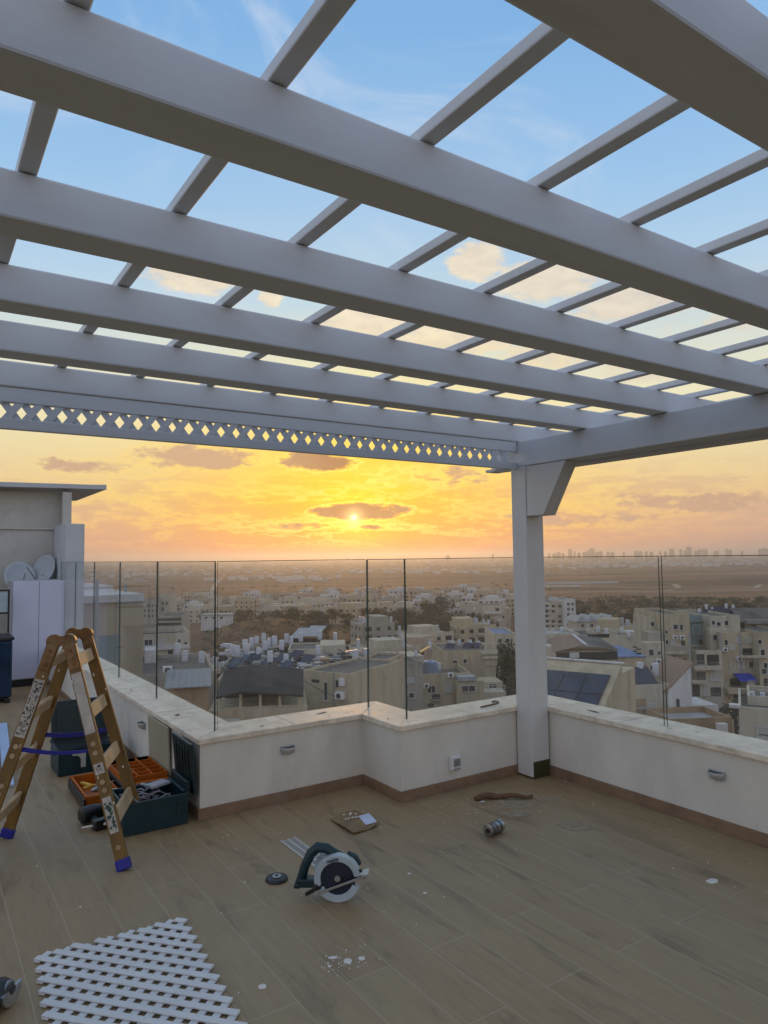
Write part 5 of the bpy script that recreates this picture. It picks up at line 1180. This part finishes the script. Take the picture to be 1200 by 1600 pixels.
# ------------------------------------------------------------------ town rows farther down
def far_house_mesh(i):
    random.seed(100 + i)
    w_, d_, fl_ = random.uniform(11, 19), random.uniform(10, 14), random.choice((3, 3, 4, 4, 5)); h = fl_ * 3.0
    m = MB(); m.box((-w_ / 2, 0, -6), (w_ / 2, d_, h)); sx = random.uniform(-.3, .3) * w_
    m.box((sx - w_ * .22, 1.5, h), (sx + w_ * .22, d_ - 2, h + 2.6)); m.box((-w_ / 2 + .6, -1.2, -6), (-w_ / 2 + w_ * .3, -.01, h - random.choice((0, 3))))
    for r in range(fl_):
        z = r * 3.0
        n = int(w_ / 3.2)
        for c in range(n):
            x = -w_ / 2 + w_ * (c + .5) / n; off = -1.21 if x < -w_ / 2 + w_ * .3 - .7 else 0.
            big = random.random() < .3; ww = 1.1 if big else .6
            m.box((x - ww, off - .05, z + .9), (x + ww, off - .011, z + (2.4 if big else 2.1)), 1)
            if big: m.box((x - ww - .3, off - 1.1, z + .1), (x + ww + .3, off - .06, z + .9), 0)
        for c in range(3):
            y = d_ * (c + .5) / 3
            for s_ in (-1, 1): m.box((s_ * (w_ / 2 + .012) - .02, y - .6, z + .9), (s_ * (w_ / 2 + .012) + .02, y + .6, z + 2.1), 1)
    for k in range(random.randint(3, 7)): x, y = random.uniform(-w_ / 2 + .8, w_ / 2 - .8), random.uniform(.8, d_ - .8); m.box((x - .4, y - .4, h), (x + .4, y + .4, h + random.uniform(1., 2.8)), 2)
    m.box((-w_ / 2 - .05, -.05, h), (w_ / 2 + .05, .12, h + .7)); m.box((-w_ / 2 - .05, d_ - .12, h), (w_ / 2 + .05, d_ + .05, h + .7))
    return m, h
house_meshes = []
for i in range(12):
    m, h = far_house_mesh(i)
    mt = [PALE, WHT, GREYS, WARM, PINK, PALE][i % 6]
    src = m.build('apartment_house', [mt, WINM, TANK], loc=(0, 0, -500)); house_meshes.append((src, h))
random.seed(21)
placed = []
def place_house(px, D, kind=None, lab='pale stone apartment house in the close packed hazy town beyond the brown hill', grp='apartment houses of the town beyond the hill', rz=None, sc_=1.):
    p = spot(px, D)
    src, h = house_meshes[random.randrange(12) if kind is None else kind]
    c = src.copy(); COL.objects.link(c); c.location = (p.x, p.y, p.z); c.rotation_euler = (0, 0, YAW - 1.57 + (random.choice((-.5, -.25, .1, .35, .6, 1.2)) if rz is None else rz)); c.scale = (sc_,) * 3
    tag(c, lab, 'apartment house', grp); placed.append((p.x, p.y))
for D, x0, x1, step, in ((395, 470, 700, 27), (430, 395, 815, 24), (470, 300, 830, 24), (515, 275, 835, 21), (565, 270, 840, 20), (620, 285, 845, 18), (680, 330, 850, 18), (740, 430, 850, 19)):
    px = x0 + random.uniform(0, 12)
    while px < x1:
        if random.random() < .88: place_house(px, D * random.uniform(.96, 1.04), sc_=random.uniform(.75, 1.0))
        px += step * random.uniform(.85, 1.3)
LI = 'small pale house among the close roofs between the terrace and the park'
for px, D, sc_ in ((610, 150, .75), (640, 172, .8), (668, 185, .8), (700, 178, .7), (742, 190, .8), (765, 165, .7), (590, 185, .75), (545, 128, .6)): place_house(px, D, None, LI, 'small houses below the park', None, sc_)
for px, D, sc_ in ((852, 150, .8), (880, 165, .75), (985, 150, .8), (1005, 175, .8), (960, 185, .8)): place_house(px, D, None, 'small pale house among the low roofs right of the post', 'small houses right of the post', None, sc_)
for px, D, sc_ in ((232, 130, .8), (252, 118, .7), (300, 140, .7), (318, 125, .65), (345, 150, .6)): place_house(px, D, None, 'small pale house behind the left panes below the brown hill', 'small houses behind the left panes', None, sc_)
for src, h in house_meshes: bpy.data.objects.remove(src)

# ------------------------------------------------------------------ trees
def tree_meshes(i, n, big):
    random.seed(300 + i); lf = MB(); tk = MB()
    H_ = 1.0; cl = []
    for k in range(16):
        a = random.uniform(0, 6.28); r = random.uniform(.05, .36) if k else 0; z = random.uniform(.38, .88)
        cl.append((Vector((r * math.cos(a), r * math.sin(a), z)), random.uniform(.12, .21)))
    for k in range(n):
        c, r = random.choice(cl); v = Vector((random.gauss(0, 1), random.gauss(0, 1), random.gauss(0, 1))).normalized() * r * random.uniform(.55, 1.08)
        p = c + v; nrm = (v.normalized() + Vector((random.uniform(-.7, .7), random.uniform(-.7, .7), random.uniform(-.2, .8)))).normalized(); a = nrm.orthogonal().normalized(); b = nrm.cross(a); s_ = random.uniform(.018, .036) * big
        lf.add([p + a * s_, p + b * s_ * .7, p - a * s_, p - b * s_ * .7], [(0, 1, 2, 3)], 0 if random.random() < .7 else 1)
    tk.tube([(0, 0, -.05), (.01, 0, .2), (0, .01, .5)], [.03, .022, .012], 7)
    for c, r in cl[:7]: tk.tube([(0, 0, .28 + .12 * random.random()), tuple(c)], [.012, .004], 5)
    return lf, tk
TREES = []
for i in range(5):
    lf, tk = tree_meshes(i, 1500, 1.0)
    root = thing('leafy_tree', 'tree', 'tree', (0, 0, -500)); mats = [[LEAF[0], LEAF[1]], [LEAF[1], LEAF[0]], [LEAF[0], LEAF[0]], [LEAF[1], LEAF[2]], [LEAF[0], LEAF[2]]][i]
    lf.build('crown', mats, root, world=False); tk.build('trunk', TRUNK, root, world=False); TREES.append(root)
def tree(px, D, h, label, group, kind=None, wide=1.):
    p = spot(px, D); o_ = dup(TREES[random.randrange(5) if kind is None else kind], (p.x, p.y, p.z - .2), random.uniform(0, 6.28), label, (h * wide, h * wide, h)); o_['group'] = group; return o_
random.seed(33)
PK = 'trees of the small park left of the post'
for k in range(26): tree(random.uniform(632, 765), random.uniform(245, 335), random.uniform(6, 10), 'dark leafy tree in the dense park clump left of the post', PK, random.choice((0, 1, 2)), 1.25)
tree(682, 330, 17, 'tallest dark tree of the park clump, rising over the roofs left of the post', PK, 2, 1.0); tree(672, 325, 14, 'second tall dark tree leaning at the tallest park tree', PK, 0, 1.0)
TL = 'trees along the far side of the brown hill'
for k in range(30): tree(random.uniform(345, 640), random.uniform(330, 400), random.uniform(6, 11), 'dark dusty tree in the row between the brown hill and the town', TL, None, 1.2)
TH = 'bushy trees along the hill road behind the glass'
for k in range(22): tree(random.uniform(480, 640), random.uniform(205, 300), random.uniform(3.5, 6.5), 'low bushy tree on the lower brown slope left of the park', TH, random.choice((3, 4, 1)), 1.4)
tree(789, 128, 15, 'tall dark tree right beside the post, behind the stepped house', 'single trees', 0, .8); tree(799, 122, 11, 'shorter dark tree tucked against the post', 'single trees', 2, .9)
for px, D, h, lb_ in ((905, 190, 11, 'round dark tree in front of the pitched roofs, right of the post'), (889, 195, 9, 'dark tree next to the round tree right of the post'), (862, 200, 10, 'dark tree half hidden by the post on its right side'), (918, 205, 8, 'smaller tree right of the round dark tree'), (1165, 100, 9, 'tree in the dark gap below the blue awning')): tree(px, D, h, lb_, 'single trees', random.choice((0, 1, 2)), 1.15)
SG = 'garden trees between the near houses'
for px, D, h in ((600, 140, 6), (632, 150, 5), (655, 160, 6), (720, 165, 6), (750, 150, 5), (236, 110, 6), (300, 118, 5), (330, 130, 5), (868, 140, 6), (975, 128, 5), (1000, 140, 6), (1010, 120, 5), (566, 110, 5), (590, 105, 4), (612, 128, 5), (645, 135, 6), (690, 150, 6), (735, 140, 5), (770, 150, 6), (255, 150, 6), (285, 140, 5), (345, 165, 5), (890, 150, 5), (945, 150, 6), (990, 190, 7), (1020, 200, 7)): tree(px, D, h, 'small garden tree between the nearer house roofs', SG, None, 1.1)
GB = 'trees of the green belt below the right fields'
for k in range(60): tree(random.uniform(885, 1230), random.uniform(330, 640), random.uniform(4, 8), 'dusty tree in the green belt between the houses and the right fields', GB, random.choice((1, 3, 4, 0)), 1.5)
TT = 'trees among the town houses'
for k in range(55): tree(random.uniform(280, 850), random.uniform(410, 720), random.uniform(6, 10), 'small dark tree between the town houses', TT, None, 1.1)
for r in TREES:
    for c in list(r.children): bpy.data.objects.remove(c)
    bpy.data.objects.remove(r)
def scrub():
    random.seed(44); m = MB()
    def clump(px, D, s_):
        p = spot(px, D)
        for k in range(14):
            v = Vector((random.gauss(0, .5), random.gauss(0, .5), abs(random.gauss(.3, .25)))) * s_ + p; nrm = Vector((random.uniform(-1, 1), random.uniform(-1, 1), random.uniform(0, 1))).normalized(); a = nrm.orthogonal().normalized(); b = nrm.cross(a); q = s_ * random.uniform(.18, .34)
            m.add([v + a * q, v + b * q, v - a * q, v - b * q], [(0, 1, 2, 3)], 0 if random.random() < .6 else 1)
    for k in range(1100): clump(random.uniform(850, 1270), 300 + 480 * random.random() ** .8, random.uniform(1.5, 3.6))
    for k in range(650): clump(random.uniform(320, 640), random.uniform(170, 330), random.uniform(.4, 1.1))
    for k in range(200): clump(random.uniform(100, 860), random.uniform(760, 1300), random.uniform(2.5, 5))
    for k in range(160): clump(random.uniform(940, 1030), random.uniform(140, 240), random.uniform(.6, 1.6))
    tag(m.build('scrub', [LEAF[2], LEAF[1]], loc=(0, 0, 0)), 'dry grey green scrub over the slopes and field edges', 'scrub', kind='stuff')
scrub()

# ------------------------------------------------------------------ far plain and skyline
def plain():
    random.seed(55); m = MB()
    def bx(px, D, w_, h, dd=None, mi=0):
        p = spot(px, D); dd = dd or w_
        m.obox((p.x, p.y, p.z + h / 2), (RTV, YAWV, (0, 0, 1)), (w_ / 2, dd / 2, h / 2), mi)
    for cpx, cD, n, sx, sD in ((210, 2300, 60, 60, 260), (440, 1750, 40, 50, 90), (330, 3100, 70, 140, 400), (560, 2600, 50, 80, 200), (700, 2200, 40, 90, 160), (480, 4400, 90, 200, 600), (820, 3600, 70, 120, 500), (1000, 3000, 26, 90, 300)):
        for k in range(n): bx(random.gauss(cpx, sx), max(1100, random.gauss(cD, sD)), random.uniform(8, 26), random.uniform(3, 9), random.uniform(8, 20), random.choice((0, 0, 1)))
    for k in range(420): D = random.uniform(2700, 4450); bx(random.uniform(905, 1260), D, random.uniform(10, 26), random.uniform(5, 13), None, random.choice((0, 1)))
    for k in range(260): D = random.uniform(4500, 9500); bx(random.uniform(60, 905), D, random.uniform(18, 50), random.uniform(5, 16), None, random.choice((0, 1)))
    tag(m.build('distant_town', [WHT, GREYS], loc=(0, 0, 0)), 'hazy scatter of tiny pale buildings over the far plain', 'distant town', kind='stuff')
    # pale greenhouse strips, each a thing
    for px, D, w_, lb_ in ((905, 1250, 130, 'long white greenhouse strip in the fields right of the post'), (860, 1120, 90, 'pale strip of sheeting in the fields touching the post'), (212, 1650, 60, 'white sheet roofed sheds far behind the left glass'), (463, 1500, 60, 'pale greenhouse row below the sun'), (500, 1530, 30, 'short white greenhouse right of the pale row below the sun'), (820, 1700, 60, 'thin white roof line in the fields left of the post')):
        p = spot(px, D); mm = MB()
        for k in range(4): mm.prism([(-6 + k * 3.0 - 1.4, 0), (-6 + k * 3. - 1.4, 2.2), (-6 + k * 3., 3.2), (-6 + k * 3 + 1.4, 2.2), (-6 + k * 3. + 1.4, 0)], 'x', -w_ / 2, w_ / 2)
        o_ = mm.build('greenhouse', ROOFL, loc=(p.x, p.y, p.z)); o_.rotation_euler = (0, 0, YAW - 1.57 + .03); tag(o_, lb_, 'greenhouse', 'pale greenhouses in the fields')
    # dirt roads laid over the ground
    def road(pts, w_, name):
        P_ = [spot(a, d) for a, d in pts]; vs = []; Q = []
        for i in range(len(P_) - 1):
            n = 14
            for k in range(n): Q.append(P_[i].lerp(P_[i + 1], k / n))
        Q.append(P_[-1])
        for i, p in enumerate(Q):
            d = (Q[min(i + 1, len(Q) - 1)] - Q[max(i - 1, 0)]); d.z = 0; d.normalize(); s_ = Vector((-d.y, d.x, 0)) * w_ / 2
            for q in (p - s_, p + s_): vs.append((q.x, q.y, ground(q.x, q.y) + .35))
        tag(MB().add(vs, [(2 * i, 2 * i + 1, 2 * i + 3, 2 * i + 2) for i in range(len(Q) - 1)]).build(name, pm('dirt_road_pale', (.36, .29, .21), .95, .1, .05), loc=(0, 0, 0)), kind='structure')
    road([(1034, 1200), (1052, 1180), (1058, 1090), (1046, 1010), (1030, 985)], 9, 'dirt_road'); road([(1160, 1010), (1180, 1040), (1186, 1120), (1240, 1150)], 8, 'dirt_road'); road([(340, 760), (326, 1000), (338, 1500), (352, 2300)], 9, 'dirt_road')
    road([(560, 215), (600, 235), (680, 225), (740, 215)], 6, 'hill_road')
    # skyline: every tower a thing
    SK = 'hazy towers on the right horizon'
    spec = [(858, 5), (866, 4), (873, 6), (880, 4), (891, 12), (898, 8), (905, 5), (914, 6), (920, 9), (925, 13), (929, 10), (934, 6), (939, 7), (950, 6), (957, 5), (975, 5), (994, 7), (1001, 6), (1010, 6), (1018, 5), (1032, 6), (1040, 5), (1049, 10), (1052, 10), (1064, 9), (1070, 6), (1075, 13), (1078, 13), (1087, 6), (1093, 8), (1098, 9), (1103, 8), (1120, 5), (1136, 9), (1141, 7), (1160, 5), (1188, 8), (1194, 9), (1199, 8), (820, 4), (770, 3.5), (700, 3)]
    names = 'slim', 'broad', 'stepped'
    for i, (px, hp) in enumerate(spec):
        D = 5600 + (i * 137 % 350); p = spot(px, D); htop = 1.6 + (hp * .85 - 1.4) / 1106 * D + 2; H_ = htop - p.z; w_ = (2.2 + (i * 7 % 5) * .7) / 1106 * D
        mm = MB(); mm.box((-w_ / 2, -w_ / 2, -2), (w_ / 2, w_ / 2, H_ * .93)); mm.box((-w_ * .32, -w_ * .32, H_ * .93), (w_ * .32, w_ * .32, H_))
        if i % 3 == 2: mm.box((w_ / 2, -w_ * .4, -2), (w_ * .95, w_ * .4, H_ * .78))
        for r in range(int(H_ / 9)): mm.box((-w_ / 2 - .4, -w_ / 2 - .4, r * 9 + 3), (w_ / 2 + .4, w_ / 2 + .4, r * 9 + 4.5), 1)
        o_ = mm.build('tower_block', [GREYS, WINM], loc=(p.x, p.y, p.z)); o_.rotation_euler = (0, 0, YAW + (i * .7 % 1.2))
        tall = {925: 'slim tall tower, highest of the left skyline group right of the post', 891: 'lone tall tower first on the skyline right of the post', 1075: 'left half of the tallest twin towers right of the last glass joint', 1078: 'right half of the tallest twin towers right of the last glass joint'}
        tag(o_, tall.get(px, 'low hazy grey tower on the far skyline'), 'tower', SK)
plain()
# lamp mast and a sagging cable in front of the cream house
cbp = [hit(472, 1062, 60).lerp(hit(566, 1098, 62), t / 10) - Vector((0, 0, .35 * math.sin(math.pi * t / 10))) for t in range(11)]
tag(MB().tube(cbp, .03, 5).build('overhead_cable', BLACK, loc=(0, 0, 0)), 'thin dark cable sagging across the cream house front', 'cable')

# ------------------------------------------------------------------ air
hz = MB().box((-16500, -16500, -53), (16500, 16500, 66))
hm = bpy.data.materials.new('haze_air'); hm.use_nodes = True; nt = hm.node_tree; nt.nodes.clear()
pv = nt.nodes.new('ShaderNodeVolumePrincipled'); pv.inputs['Color'].default_value = (.95, .93, .92, 1); pv.inputs['Density'].default_value = 1.75e-4; pv.inputs['Anisotropy'].default_value = .7
o_ = nt.nodes.new('ShaderNodeOutputMaterial'); nt.links.new(pv.outputs[0], o_.inputs['Volume'])
tag(hz.build('haze', hm, loc=(0, 0, 0)), kind='stuff')
